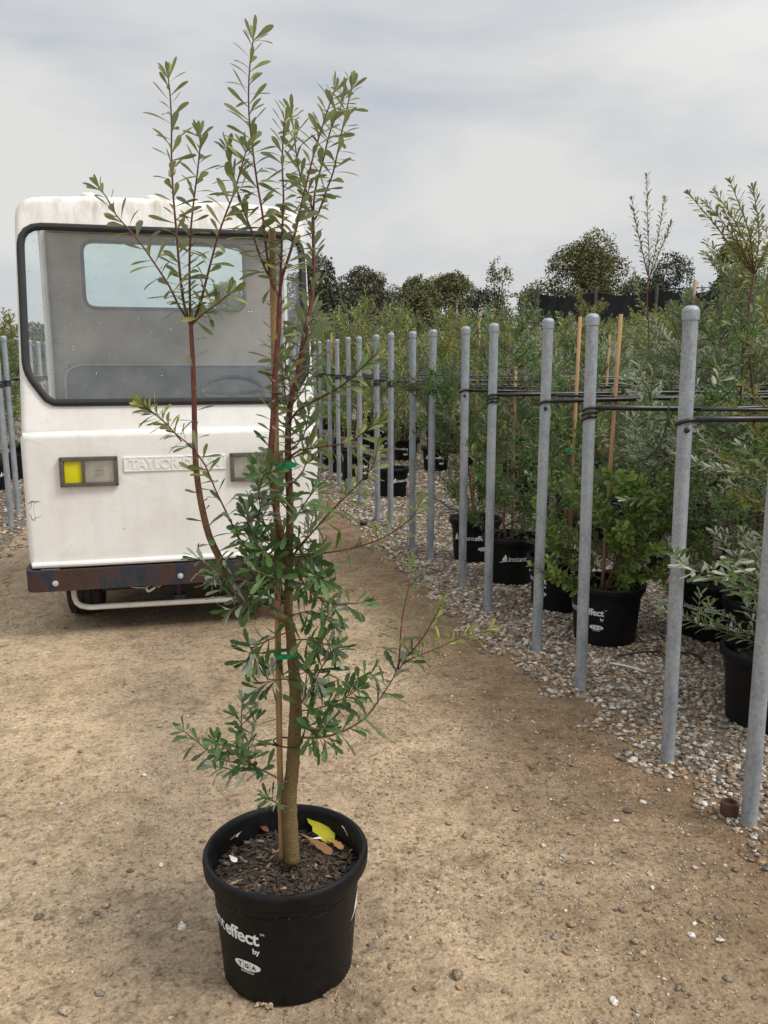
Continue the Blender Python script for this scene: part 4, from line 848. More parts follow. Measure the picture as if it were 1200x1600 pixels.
# lamps
for s, xa, xb in ((-1, -.622, -.316), (1, .300, .606)):
    hb = MB(); za, zb = .872, 1.036; w = xb - xa
    yx0, yx1 = (xa + .025, xa + .115) if s < 0 else (xb - .115, xb - .025); hx0, hx1 = (xa + .130, xb - .022) if s < 0 else (xa + .022, xb - .130)
    y0, y1 = -.022, .03
    for bx in ((xa, xb, zb - .022, zb), (xa, xb, za, za + .022), (xa, xa + .022, za + .022, zb - .022), (xb - .022, xb, za + .022, zb - .022), (min(yx1, hx1), max(yx0, hx0), za + .022, zb - .022) if s < 0 else (hx1, yx0, za + .022, zb - .022)): hb.box(bx[0], bx[1], y0, y1, bx[2], bx[3], .004)
    e = obj('headlight', hb.mesh('headlight', M['bezel'], angle=R(35)), van)
    mb = MB(); mb.box(yx0 - .003, yx1 + .003, -.006, .03, za + .02, zb - .02, .004); vobj('yellow_lens', mb, 'yellow_lens', e)
    mb = MB(); n = 12; V = []
    for j in range(n + 1):
        for i in range(n + 1):
            u, v = i / n * 2 - 1, j / n * 2 - 1; V.append((hx0 + (hx1 - hx0) * (u + 1) / 2, .005 + .022 * (1 - .5 * (u * u + v * v)), za + .022 + (zb - za - .044) * (v + 1) / 2))
    mb.add(V, [(j * (n + 1) + i, j * (n + 1) + i + 1, (j + 1) * (n + 1) + i + 1, (j + 1) * (n + 1) + i) for j in range(n) for i in range(n)]); vobj('reflector', mb, 'lamp_reflector', e)
    mb = MB(); mb.lathe([(.001, .0), (.012, .004), (.014, .02)], 14, ((hx0 + hx1) / 2, -.0, (za + zb) / 2), 'Y'); vobj('bulb_cap', mb, 'lamp_reflector', e)
    mb = MB(); mb.box(hx0, hx1, -.012, -.007, za + .022, zb - .022, .002)
    for i in range(5):
        x = hx0 + (hx1 - hx0) * (.36 + .07 * i); mb.tube([(x, -.0122, za + .05), (x, -.0122, zb - .05)], .0015, 5)
    vobj('clear_lens', mb, 'lens_glass', e)
    for x in (xa + .010, xb - .010):
        for z in (za + .010, zb - .010): mb = MB(); mb.lathe([(.0005, .003), (.004, .002), (.005, 0)], 8, (x, -.022, z), 'Y'); vobj('screw', mb, 'dark_steel', e)
# embossed name plate
mb = MB(); mb.box(-.285, .275, -.004, .01, .945, 1.028, .003)
for b in ((-.285, .275, 1.018, 1.028), (-.285, .275, .945, .955), (-.285, -.275, .955, 1.018), (.265, .275, .955, 1.018)): mb.box(b[0], b[1], -.0065, .0, b[2], b[3], .002)
pl = vobj('name_plate', mb, 'van_white', lower_panel)
V, Fc = text_mesh('TAYLOR-DUNN', .078, .0022, 'CENTER', .0035); V[:, 0] -= (V[:, 0].max() + V[:, 0].min()) / 2; V[:, 0] *= .50 / (V[:, 0].max() - V[:, 0].min())
mb = MB(); mb.add(np.stack([V[:, 0] - .005, -.0045 - V[:, 2], V[:, 1] + .960], 1), Fc); vobj('embossed_lettering', mb, 'van_white', lower_panel)
# bumper: wrapped channel
path = [(-.842, .45), (-.842, .06), (-.835, .015), (-.81, -.022), (-.77, -.032)] + [(x, -.032) for x in np.linspace(-.6, .6, 9)] + [(.77, -.032), (.81, -.022), (.835, .015), (.842, .06), (.842, .45)]
mb = MB(); sec = [(0, .288), (0, .408), (.012, .410), (.03, .408), (.03, .400), (.014, .398), (.014, .298), (.03, .296), (.03, .288)]
PV = []
T = np.gradient(np.array(path), axis=0); T /= np.linalg.norm(T, axis=1)[:, None]; Nn = np.stack([-T[:, 1], T[:, 0]], 1)
for (p, n2) in zip(path, Nn):
    for d, z in sec: PV.append((p[0] + n2[0] * d, p[1] + n2[1] * d, z + .006 * noise.noise((p[0] * 3, z * 2, 0))))
k = len(sec); mb.add(PV, [(i * k + q, i * k + (q + 1) % k, (i + 1) * k + (q + 1) % k, (i + 1) * k + q) for i in range(len(path) - 1) for q in range(k)])
bumper = vobj('bumper', mb, 'rust_blue')
for x in (-.682, -.005, .66): mb = MB(); mb.lathe([(.0005, .010), (.009, .009), (.010, .005), (.016, .004), (.017, 0)], 12, (x, -.032, .335), 'Y'); vobj('bolt', mb, 'bolt', bumper)
# bar under the bumper, hanging bracket, loose wire
mb = MB(); mb.tube(spline([(-.60, .12, .33), (-.605, .10, .25), (-.59, .08, .185), (-.53, .07, .158), (-.4, .07, .155), (0, .07, .150), (.45, .07, .145), (.55, .07, .155), (.6, .09, .2), (.6, .12, .33)], .03), .016, 10); vobj('under_bar', mb, 'white_bar')
mb = MB(); mb.box(-.03, -.005, .09, .12, .16, .34); mb.box(-.045, .02, .07, .12, .165, .195); vobj('bracket', mb, 'rust_blue')
mb = MB(); mb.tube(spline([(-.35, .05, .32), (-.28, .04, .27), (-.2, .04, .262), (-.16, .03, .285), (-.13, .03, .26), (-.09, .04, .315)], .02), .0035, 6); mb.tube(spline([(-.2, .03, .26), (-.19, .03, .24), (-.17, .03, .25), (-.15, .03, .262)], .01), .008, 6); vobj('loose_wire', mb, 'white_bar')
mb = MB(); mb.box(-.45, .62, .10, 3.0, .24, .36); mb.box(-.70, .70, .30, .60, .24, .34); vobj('chassis', mb, 'dark_steel')
mb = MB(); mb.box(-.80, .80, 1.30, 3.25, .60, .66, .01); mb.box(-.80, .80, 3.20, 3.25, .66, .80, .01); vobj('tray', mb, 'dark_steel')
def wheel(x, y):
    prof = [(.15, -.085), (.19, -.098), (.235, -.098), (.255, -.088), (.262, -.06), (.262, -.05), (.252, -.048), (.252, -.04), (.264, -.038), (.264, -.004), (.254, -.003), (.254, .003), (.264, .004), (.264, .038), (.252, .04), (.252, .048), (.262, .05), (.262, .06), (.255, .088), (.235, .098), (.19, .098), (.15, .085)]
    mb = MB(); mb.lathe(prof, 40, (x, y, .262), 'X'); w = vobj('wheel', mb, 'tyre')
    mb = MB(); mb.lathe([(.0, -.03), (.06, -.03), (.07, -.05), (.12, -.05), (.152, -.075), (.152, .075), (.12, .05), (.0, .05)], 28, (x, y, .262), 'X'); vobj('rim', mb, 'white_bar', w)
for x in (-.575, .60):
    for y in (.52, 2.7): wheel(x, y)
# cracked patch on the panel's left edge, and scratches on the right
mb = MB(); rs = random.Random(5); cx_, cz_ = -.765, .745
def skin(L): L = np.array(L, float); L[:, 0] = np.maximum(L[:, 0], -.817); L[:, 1] = .0165 + .034 * np.clip((-.78 - L[:, 0]) / .04, 0, 1) ** 2; return L
loop = [(cx_ + .045 * math.cos(a) * rs.uniform(.7, 1.15), 0, cz_ + .055 * math.sin(a) * rs.uniform(.7, 1.15)) for a in np.linspace(0, 5.6, 13)]
mb.tube(skin(spline(loop, .008)), .0022, 5)
for k in range(7):
    a, b = rs.choice(loop), rs.choice(loop); m_ = [(a[0] + b[0]) / 2 + rs.uniform(-.015, .015), 0, (a[2] + b[2]) / 2 + rs.uniform(-.015, .015)]
    mb.tube(skin(spline([a, m_, b], .008)), rs.uniform(.0008, .0022), 5)
vobj('crack', mb, 'crack', lower_panel)

# ================================================================== STEEL POSTS AND BLACK PIPES
POST_R = 0.0268
def build_post(name, label, x, y, h, lean=(0, 0), group=None, strap_z=None, wide=True, rz=0.0, seed=0):
    t = thing(name, label, 'post', (x, y, 0), rz, group)
    t.rotation_euler = (lean[0], lean[1], rz)
    mb = MB(); mb.lathe([(POST_R, -.06)] + [(POST_R, z) for z in np.linspace(0.0, h - .03, 6)], 24); obj('tube', mb.mesh('tube', M['galv'], smooth=True), t)
    mb = MB(); mb.lathe([(POST_R + .0005, h - .05), (POST_R + .0035, h - .0495), (POST_R + .004, h - .02), (POST_R + .003, h - .012), (POST_R - .004, h - .003), (POST_R * .5, h + .001), (.0005, h + .002)], 24); obj('cap', mb.mesh('cap', M['galv'], angle=R(40)), t)
    z = strap_z or 1.33
    n = 3 if wide else 1; s_ = MB()
    for i in range(n):
        zz = z - i * .021; a0 = random.uniform(-.12, .12)
        ring = [((POST_R + .004) * math.cos(a), (POST_R + .004) * math.sin(a), zz + .010 * math.cos(a + 1.2) + a0 * .02) for a in np.linspace(0, 2 * math.pi, 24, endpoint=False)]
        s_.tube(ring, .0075 if wide else .009, 6, closed=True)
    st = obj('strap', s_.mesh('strap', M['black_poly'], smooth=True), t)
    mb = MB(); mb.lathe([(.0005, .012), (.008, .010), (.010, .004), (.011, 0)], 10, (-.012, -POST_R - .002, z - .03), 'Y'); obj('bolt', mb.mesh('bolt', M['dark_steel'], smooth=True), st)
    return t
posts_px = [((1170, 1287), 1.752), ((1043, 1183), 1.749), ((907, 1075), 1.761), ((838, 1018), 1.768), ((762, 957), 1.775), ((722, 920), 1.779), ((672, 880), 1.787), ((644, 862), 1.787), ((610, 825), 1.811), ((590, 815), 1.804), ((563, 790), 1.813), ((547, 772), 1.83), ((530, 757), 1.829), ((517, 747), 1.837), ((503, 738), 1.83)]
straps = [1.345, 1.334, 1.34, 1.345, 1.35, 1.36, 1.36, 1.37, 1.37, 1.37, 1.375, 1.38, 1.38, 1.38, 1.38]
tops_px = {1: (1080, 478), 2: (926, 490), 3: (857, 497), 4: (772, 505), 5: (728, 510), 6: (677, 515), 7: (645, 518), 8: (611, 520), 9: (588, 523), 10: (561, 526)}
PG = 'galvanised posts along the right gravel bed'
PL = 'grey galvanised steel post with black strap in the row edging the right gravel bed'
pipe_rows = []
ORD = ['first', 'second', 'third', 'fourth', 'fifth', 'sixth', 'seventh', 'eighth', 'ninth', 'tenth', 'eleventh', 'twelfth', 'thirteenth', 'fourteenth', 'fifteenth', 'sixteenth', 'seventeenth', 'eighteenth', 'nineteenth', 'twentieth', 'twenty-first', 'twenty-second', 'twenty-third', 'twenty-fourth', 'twenty-fifth']
post_n = 0
for i, ((px, py), h) in enumerate(posts_px):
    g = gnd(px, py); lean = (0, 0)
    if i in tops_px:
        tp = at_y(*tops_px[i], g[1]); lean = (0, math.atan2(tp[0] - g[0], h))
    else: lean = (0, -.006)
    lab, grp = ('grey galvanised steel post, %s in the row beyond the stub-footed post' % ORD[max(0, i - 1)], PG)
    if i == 0: lab, grp = 'galvanised steel post with a dark brown stub at its foot', PG
    if i == 1: lab, grp = 'galvanised steel post with scuffed cap and single thin bolted strap', PG
    build_post('steel_post', lab, g[0], g[1], h, lean, grp, straps[i], wide=(i not in (1,) and (i % 2 == 0 or i > 5)))
    pipe_rows.append((g[0], g[1], straps[i] + .004))
for y in (11.9, 12.5, 13.3, 13.9, 14.7, 15.3): 
    post_n += 1; build_post('steel_post', 'grey galvanised steel post, %s in the row beyond the stub-footed post' % ORD[13 + post_n], 1.98, y, 1.83, (0, 0), PG, 1.38); pipe_rows.append((1.98, y, 1.385))
for y in (16.2, 17.0, 17.9, 18.8): pipe_rows.append((1.98, y, 1.385))
for li, (y, x) in enumerate(((8.35, -1.548), (8.90, -1.576), (9.75, -1.57), (10.3, -1.56), (11.1, -1.58), (11.7, -1.57), (12.6, -1.58))):
    build_post('steel_post', 'galvanised steel post in the row left of the white cart, %s from the cart end' % ORD[li], x, y, 1.80, (0, -.004), 'galvanised posts left of the cart', 1.36)
    mb = MB(); mb.tube(spline([(0, 0, 0), (-1.5, .0, -.015), (-4, .02, 0), (-7, 0, 0)], .4), .014, 8)
    thing('poly_pipe', 'black poly pipe strung from the %s post in the row left of the cart' % ORD[li], 'pipe', (x, y + .044, 1.365), 0, 'black pipes left of the cart', me=mb.mesh('poly_pipe', M['black_poly'], smooth=True))
for i, (x, y, z) in enumerate(pipe_rows):
    ln = 13.0; P = [(0, 0, 0)] + [(u, random.uniform(-.015, .015), random.uniform(-.02, .008)) for u in np.arange(.8, ln, .8)]
    mb = MB(); mb.tube(spline(P, .25), .0125 if i else .014, 8)
    if i < 12 and i % 2 == 1:
        mb.tube(spline([(u, .02 + random.uniform(-.015, .02), .022 + random.uniform(-.012, .012)) for u in np.arange(.1, ln, .8)], .25), .008, 6)
    thing('poly_pipe', 'black poly pipe strung level over the plants, %s counting from the stub-footed post' % ORD[i], 'pipe', (x, y + .044, z), 0, 'black pipes over the right bed', me=mb.mesh('poly_pipe', M['black_poly'], smooth=True))

# ================================================================== NURSERY PLANTS
def grow(seed, h, n_br, spread, Lf, step, a, shape, z0=.30, upright=.6, twigs=3, low=.15, n_lead=1, fullness=1.0):
    """returns stem polylines with radii and leaf frames"""
    rg = random.Random(seed); lines = []; leaves = []
    def curve(p, d, L, up, k=6):
        pts = [np.array(p)]; d = nrm(np.array(d, float))
        for i in range(k):
            d = nrm(d + np.array([rg.gauss(0, .10), rg.gauss(0, .10), rg.gauss(0, .06) + up])); pts.append(pts[-1] + d * L / k)
        return np.array(pts)
    for q in range(n_lead):
        main = curve((rg.gauss(0, .02), rg.gauss(0, .02), z0 - .06), (rg.gauss(0, .08) * n_lead, rg.gauss(0, .08) * n_lead, 1), (h - z0) * (1 if q == 0 else rg.uniform(.7, .95)), .04, 9)
        lines.append((main, .011, .003)); leaves += along(main, .55, 1, step, 1.0, .5, Lf, tip=5, rng=rg)
        for b in range(n_br):
            t = low + (1 - low) * (b + rg.random()) / n_br; f = t * (len(main) - 1); i = min(len(main) - 2, int(f)); p = main[i] + (main[i + 1] - main[i]) * (f - i)
            az = b * 2.4 + rg.gauss(0, .4); env = spread * (0.70 + .75 * math.sin(math.pi * min(1, (.18 + t * .72))) ) * rg.uniform(.55, 1.15)
            br = curve(p, (math.cos(az), math.sin(az), upright + rg.gauss(0, .2)), env, .10 * upright, 6); lines.append((br, .005, .0016))
            leaves += along(br, .12, 1, step, 1.05, .6, Lf, tip=4, rng=rg)
            for w in range(twigs):
                j = rg.randrange(1, 6); d = br[j] - br[j - 1]; tw = curve(br[j], nrm(d) + np.array([rg.gauss(0, .6), rg.gauss(0, .6), rg.gauss(.25, .35)]), env * rg.uniform(.3, .6), .08, 4)
                lines.append((tw, .0028, .0013)); leaves += along(tw, .1, 1, step, 1.05, .55, Lf, tip=4, rng=rg)
    return lines, [(Mx, shape) for Mx, t in leaves]
def plant_meshes(nm, seed, lm, sm, h, n_br, spread, Lf, step, shape, tipmat=None, **kw):
    lines, lv = grow(seed, h, n_br, spread, Lf, step, None, shape, **kw); mb = MB()
    for P, r0, r1 in lines: mb.tube(P, np.linspace(r0, r1, len(P)), 6)
    rg = random.Random(seed); cut = h - .28
    a = [l for l in lv]; parts = []
    if tipmat:
        b = [l for l in a if l[0][2, 3] > cut + rg.gauss(0, .12)]; a = [l for l in a if not any(l is q for q in b)] if len(b) < 1 else None
        ids = set(id(l) for l in b); a = [l for l in lv if id(l) not in ids]
        if b: parts.append(merge_leaves('foliage', b, LEAF_LO, M[tipmat]))
    if a: parts.append(merge_leaves('foliage', a, LEAF_LO, M[lm]))
    return dict(stem=mb.mesh('stem', M[sm], smooth=True), leaf=parts, lv=lv, lm=lm, h=h)
KIND = {}
KIND['banksia'] = [plant_meshes('b', 100 + i, 'p_olive', 'twig_brown', h, 22, .42, .074, .0145, 0, tipmat='p_olive', upright=.8, twigs=5) for i, h in enumerate((2.0, 2.25, 2.5))]
KIND['silver'] = [plant_meshes('s', 200 + i, 'p_silver', 'twig_brown', h, 26, .46, .066, .0125, 0, upright=.5, low=.0, twigs=6) for i, h in enumerate((1.7, 2.1))]
KIND['fine'] = [plant_meshes('f', 300 + i, 'p_dark', 'twig_brown', h, 30, .36, .055, .0105, 0, upright=.4, low=.0, twigs=6) for i, h in enumerate((1.55, 1.9))]
KIND['bushy'] = [plant_meshes('u', 400 + i, 'p_bright', 'twig_brown', h, 26, .36, .048, .0105, 2, upright=.4, low=.0, twigs=6) for i, h in enumerate((.90, 1.3))]
KIND['broad'] = [plant_meshes('d', 500 + i, 'p_silver', 'twig_brown', h, 20, .42, .080, .0155, 1, upright=.9, tipmat='p_olive', twigs=5) for i, h in enumerate((2.1, 2.5))]
KIND['yellow'] = [plant_meshes('y', 600 + i, 'p_olive', 'twig_brown', h, 22, .42, .066, .0125, 0, upright=.7, tipmat='p_yellow', twigs=5) for i, h in enumerate((2.0, 2.4))]
KIND['light'] = [plant_meshes('l', 700 + i, 'p_bright', 'twig_brown', h, 20, .40, .066, .0145, 1, upright=.8, tipmat='p_yellow', twigs=5) for i, h in enumerate((1.9, 2.3))]
print('leaves per kind', {k: [len(q['lv']) for q in v] for k, v in KIND.items()}, 'hero', len(hero_leaves))
mb = MB(); mb.tube([(0, 0, .18), (0, 0, 1.0), (.004, .002, 2.0)], .011, 8); STAKE_ME = mb.mesh('stake', M['stake_wood'], smooth=True)
mb = MB()
ring = [(.026 * math.cos(a), .026 * math.sin(a)) for a in np.linspace(0, 6.2832, 12, endpoint=False)]
mb.add([(x, y, z) for z in (-.008, .008) for x, y in ring], [(q, (q + 1) % 12, 12 + (q + 1) % 12, 12 + q) for q in range(12)])
mb.add([(.02, -.02, -.007), (.055, -.03, -.009), (.055, -.03, .006), (.02, -.02, .008)], [(0, 1, 2, 3)]); TIE_ME = mb.mesh('green_tape_tie', M['green_tape'])
def plant(kind, var, x, y, label, sc=1.0, rz=None, prz=None, stake=0, group=None, pot=True, single=0, cat='potted plant', tie_z=1.0, pz=0.018, hz=1.0):
    K = KIND[kind][var % len(KIND[kind])]; t = thing('potted_' + NM[kind], label, cat, (x, y, pz), 0, group)
    rz = random.uniform(0, 6.28) if rz is None else rz
    if pot: build_pot(t, prz if prz is not None else random.uniform(0, 6.28), chips=(y < 6.5))
    s = obj('stem', K['stem'], t); s.rotation_euler = (0, 0, rz); s.scale = (sc, sc, hz); s.location = (0, 0, .25 * (1 - hz))
    for me in K['leaf']:
        f = obj('foliage', me, s, kind='stuff')
    if single:
        rg = random.Random(int(x * 1000)); cr, srr = math.cos(-rz), math.sin(-rz)
        tocam = np.array([-x, -y, 0.4]); tocam /= np.linalg.norm(tocam); tc = np.array([tocam[0] * cr - tocam[1] * srr, tocam[0] * srr + tocam[1] * cr, tocam[2]])
        lv = sorted(K['lv'], key=lambda l: -l[0][:3, 3].dot(tc) + rg.random() * .1)[:single]
        ms = [npmesh('leaf', v, f_, M[K['lm']], smooth=True) for v, f_ in LEAF_LO]
        for Mx, shp in lv:
            Q = Mx.copy(); Q[:3, :3] = Q[:3, :3] * 1.2; Q[:3, [0, 2]] *= -1 if (kind == 'silver' and rg.random() < .45) else 1; Q[:3, 3] += tc * .006; obj('leaf', ms[shp], s, mtx=Matrix(Q.tolist()))
    if stake:
        k = obj('stake', STAKE_ME, t); k.location = (random.uniform(-.05, .05), random.uniform(-.05, .05), 0); k.scale = (1, 1, stake / 2.0); k.rotation_euler = (random.uniform(-.02, .02), random.uniform(-.02, .02), 0)
        for z in (tie_z, tie_z * .72): g = obj('green_tape_tie', TIE_ME, t); g.location = (k.location.x * .5, k.location.y * .5, z); g.rotation_euler = (0, 0, random.uniform(-2, -.5))
    return t
NM = dict(banksia='banksia', silver='banksia', fine='shrub', bushy='bush', broad='sapling', yellow='shrub', light='sapling')
# first row, read off the photograph (pot feet on the gravel)
A_cam = lambda x, y: math.atan2(-y, -x)
def pr(x, y, deg): return A_cam(x, y) + R(deg)
P1 = (2.44, 2.86)
plant('silver', 1, *P1, 'potted silvery banksia with white leaf undersides in black pot behind the stub-footed post', prz=pr(*P1, 100), rz=.6, single=120, sc=1.1, hz=.72)
plant('fine', 1, 2.98, 3.42, 'dark shrub squeezed between the silvery banksia and the drooping white-leaved one', rz=1.4, single=40)
plant('bushy', 0, 2.30, 4.02, 'low bright green bush in a black pot marked effect, standing behind two posts', prz=pr(2.3, 4.02, -2), rz=1.0, single=120, stake=1.78, tie_z=.92)
plant('fine', 0, 2.33, 4.66, 'dark fine-leaved shrub in black pot next behind the low bright bush', prz=pr(2.33, 4.66, -25), rz=2.0, stake=1.8, single=60)
plant('fine', 1, 2.28, 5.32, 'dark green shrub in black pot, third behind the low bright bush', prz=pr(2.28, 5.32, 70), rz=.3, stake=1.5, single=40)
plant('fine', 0, 2.27, 6.02, 'potted shrub with staked stem at the open gravel gap of the front row', prz=pr(2.27, 6.02, 32), rz=4.0, stake=1.9, sc=.8)
plant('silver', 0, 2.92, 3.92, 'grey-green potted banksia with drooping white leaves, second row beside the low bright bush', prz=pr(2.92, 3.92, 20), rz=3.3, single=60, hz=.75)
plant('banksia', 0, 2.42, 9.20, 'slim sapling in a black pot with white leaf emblem beyond the gravel gap', prz=pr(2.42, 9.2, 95), sc=.75, rz=1)
plant('banksia', 1, 2.28, 10.55, 'sapling in a black pot next behind the one with the white emblem', prz=pr(2.28, 10.5, 60), sc=.8)
plant('light', 0, 3.63, 11.3, 'slim staked sapling in black lettered pot surrounded by rusty leaf litter', prz=pr(3.63, 11.3, 40), sc=.6, stake=1.9)
plant('broad', 0, 3.72, 13.45, 'sapling in black pot with white emblem behind the one in leaf litter', prz=pr(3.7, 13.4, 75), sc=.8)
plant('silver', 0, 5.2, 9.5, 'pale silver-leaved bush in black pot with white oval, deep in the right bed', prz=pr(5.2, 9.5, 10), sc=.7)
plant('fine', 1, 3.58, 5.35, 'dark shrub in black pot behind the drooping white-leaved banksia', prz=pr(3.58, 5.35, 50), sc=.9, stake=2.1)
plant('yellow', 1, 3.35, 4.20, 'tall yellow-tipped shrub behind the silvery banksia by the post with scuffed cap', stake=2.15, rz=2.2, single=60)
plant('light', 0, 2.95, 2.95, 'lime-tipped sapling beside the silvery banksia at the bed\'s near end', rz=.2, single=40)
def basepx(x, y): v = inview(x, y, 0.0, 400); return v
# further rows
used = [(2.98, 3.42), (2.44, 2.86), (2.30, 4.02), (2.33, 4.66), (2.28, 5.32), (2.27, 6.02), (2.92, 3.92), (2.42, 9.2), (2.28, 10.55), (3.63, 11.3), (3.72, 13.45), (5.2, 9.5), (3.58, 5.35), (3.35, 4.2), (2.95, 2.95)]
MIX = ['banksia', 'yellow', 'fine', 'broad', 'yellow', 'light', 'banksia', 'light', 'silver']
LAB = dict(banksia='olive-leaved potted banksia', silver='grey-leaved potted banksia', fine='dark fine-leaved potted shrub', broad='broad-leaved potted sapling', yellow='yellow-tipped potted shrub', light='bright green potted sapling')
rp = random.Random(42); cnt = 0
for ci, X in enumerate((2.35, 3.55, 4.45, 5.45, 6.45, 7.5, 8.6, 9.8, 11.2)):
    y = 2.9 + rp.uniform(0, .5)
    while y < 19.5:
        x = X + rp.uniform(-.12, .12); step = rp.uniform(.62, .85) * (1 + max(0, y - 9) * .05); yy = y; y += step
        v = basepx(x, yy)
        if v is None or v[0] > 1480 or v[0] < 380: continue
        if X < 2.4 and yy < 11: continue
        if 560 < v[0] < 742 and yy < 12.5: continue
        if any(math.hypot(x - a, yy - b) < .55 for a, b in used): continue
        k = rp.choice(MIX); used.append((x, yy)); cnt += 1
        plant(k, rp.randrange(3), x, yy, '%s, %s column from the posts, level with %s pipe' % (LAB[k], ORD[ci], ORD[int(np.argmin([abs(q[1] - yy) for q in pipe_rows]))]), sc=rp.uniform(.85, 1.15), stake=rp.choice((0, 0, 1.75, 1.95)), hz=rp.uniform(.5, .68) if (600 < v[0] < 1075 and yy < 9.8) else rp.uniform(.92, 1.1), group='back rows of ' + k + ' plants', rz=rp.uniform(0, 6.28))
# left bed plants seen beside and through the cart
for k, (x, y) in enumerate(((-2.1, 8.9), (-2.15, 9.8), (-2.2, 10.8), (-2.15, 11.8), (-3.0, 9.4), (-3.1, 10.6), (-3.0, 12.0), (-4.0, 10.5), (-4.1, 12.2), (-2.2, 13.2), (-3.1, 13.6))):
    kk = ('light', 'fine', 'light', 'banksia')[k % 4]; plant(kk, k, x, y, {'light': 'bright green potted sapling left of the white cart', 'fine': 'dark fine-leaved potted shrub left of the white cart', 'banksia': 'olive potted banksia left of the white cart'}[kk], group='plants left of the cart: ' + kk)
# two tall leaders that stand above the rest
def tall(label, D, foot, stem_px, shoots, lm, Lf, step, stem_r=.008, group=None, tipz=None):
    b = at_depth(foot[0], foot[1], D); x, y = b[0], b[1]; t = thing('potted_banksia', label, 'potted tree', (x, y, .018)); build_pot(t, random.uniform(0, 6.28), chips=False)
    L = lambda px, py, d=0: at_depth(px, py, D + d) - np.array([x, y, .018])
    S0 = [np.array([0, 0, .26]), np.array([0.02, 0, .7])] + [L(*p) for p in stem_px]; mb = MB(); P = spline(S0, .05); mb.tube(P, np.linspace(stem_r, stem_r * .55, len(P)), 8)
    st = obj('stem', mb.mesh('stem', M['twig_red'], smooth=True), t); lv = []
    for q, sh in enumerate(shoots):
        d1 = random.uniform(-.12, .12); P = spline([L(px, py, d1 * i / (len(sh) - 1)) for i, (px, py) in enumerate(sh)], .03); mb = MB(); mb.tube(P, np.linspace(.0045, .0016, len(P)), 6); b_ = obj('branch', mb.mesh('branch', M['twig_brown'], smooth=True), t)
        lv += [(m_, 0) for m_, _ in along(P, .06, 1, step, 1.0, .5, Lf, tip=7)]
    lv += [(m_, 0) for m_, _ in along(spline(S0, .05), .35, .8, .03, 1.2, 1.0, Lf)]
    lv.sort(key=lambda l: -l[0][2, 3] + random.uniform(0, .8)); ms = npmesh('leaf', *LEAF_LO[0], M[lm], smooth=True)
    for m_, _ in lv[:110]: obj('leaf', ms, t, mtx=Matrix(m_.tolist()))
    if lv[110:]: obj('foliage', merge_leaves('foliage', lv[110:], LEAF_LO, M[lm]), t, kind='stuff')
tall('tall thin potted banksia whose three upright shoots rise above all the back rows', 6.4, (1015, 880), [(1012, 700), (1010, 600), (1014, 530), (1011, 470), (1013, 440)], [[(1013, 440), (1014, 400), (1012, 350), (1011, 300), (1011, 275)], [(1012, 430), (1003, 390), (994, 350), (987, 312)], [(1014, 440), (1022, 400), (1032, 350), (1038, 312)], [(1016, 430), (1032, 390), (1048, 350)], [(1012, 500), (1000, 470), (992, 430)]], 'p_olive', .052, .0075)
tall('tall potted banksia with a fan of yellow-green shoots on a bare dark red stem', 4.1, (1190, 1010), [(1185, 800), (1178, 640), (1170, 540), (1168, 500), (1176, 440), (1178, 425)], [[(1177, 428), (1150, 395), (1120, 355), (1095, 325), (1078, 305)], [(1177, 428), (1155, 385), (1128, 345), (1103, 318)], [(1178, 427), (1165, 380), (1142, 335), (1118, 302)], [(1178, 427), (1172, 370), (1155, 320), (1142, 287)], [(1178, 427), (1186, 370), (1182, 325), (1176, 295)], [(1179, 428), (1195, 395), (1210, 360)], [(1177, 428), (1150, 370), (1130, 325)]], 'p_yellow', .055, .0068, .0075)
tall('lime-green leafy sapling leaning over the bed\'s near end beside the stub-footed post', 3.55, (1262, 1130), [(1255, 900), (1245, 760), (1240, 640), (1235, 560)], [[(1245, 780), (1215, 715), (1180, 672), (1150, 642)], [(1243, 720), (1205, 650), (1165, 604)], [(1240, 640), (1200, 575), (1165, 530)], [(1250, 840), (1200, 800), (1150, 775)], [(1238, 580), (1205, 515), (1190, 475)], [(1245, 760), (1195, 735), (1135, 715)], [(1250, 900), (1205, 880), (1160, 870)], [(1240, 660), (1190, 645), (1120, 640)]], 'p_yellow', .056, .0075)

# ================================================================== SMALL THINGS ON THE BED
def hose(name, label, pts, r, cat='hose', group=None, m='black_poly'):
    P = spline(np.array(pts), .03); c = P[0].copy(); mb = MB(); mb.tube(P - c, r, 6); thing(name, label, cat, c, 0, group, mb.mesh(name, M[m], smooth=True))
p = [gnd(965, 1025, .03), gnd(1000, 1019, .03), gnd(1040, 1018, .035), gnd(1085, 1022, .04), gnd(1100, 1035, .05)]
hose('drip_hose', 'thin black drip hose lying on gravel between the low bush pot and silvery banksia pot', p, .005)
a = at_depth(1046, 628, 3.6); hose('drip_tube', 'thin black tube hanging down in a curve from the pipe by the scuffed post', [a, at_depth(1041, 665, 3.58), at_depth(1030, 695, 3.57), at_depth(1010, 718, 3.56)], .0045, 'tube')
p = [gnd(650, 905 - 60, .03), gnd(690, 830, .03), gnd(715, 800, .03)]
hose('drip_hose', 'thin dark hose lying across the open gravel gap behind the posts', [gnd(665, 770, .03), gnd(690, 785, .035), gnd(708, 796, .03), gnd(745, 800, .03)], .006)
g0, g1 = gnd(952, 1036, .03), gnd(1010, 1050, .025); hose('stick', 'pale bare stick lying on gravel in front of the low bush pot', [g0, (g0 + g1) / 2 + np.array([0, 0, .006]), g1], .006, 'stick', m='white_bar')
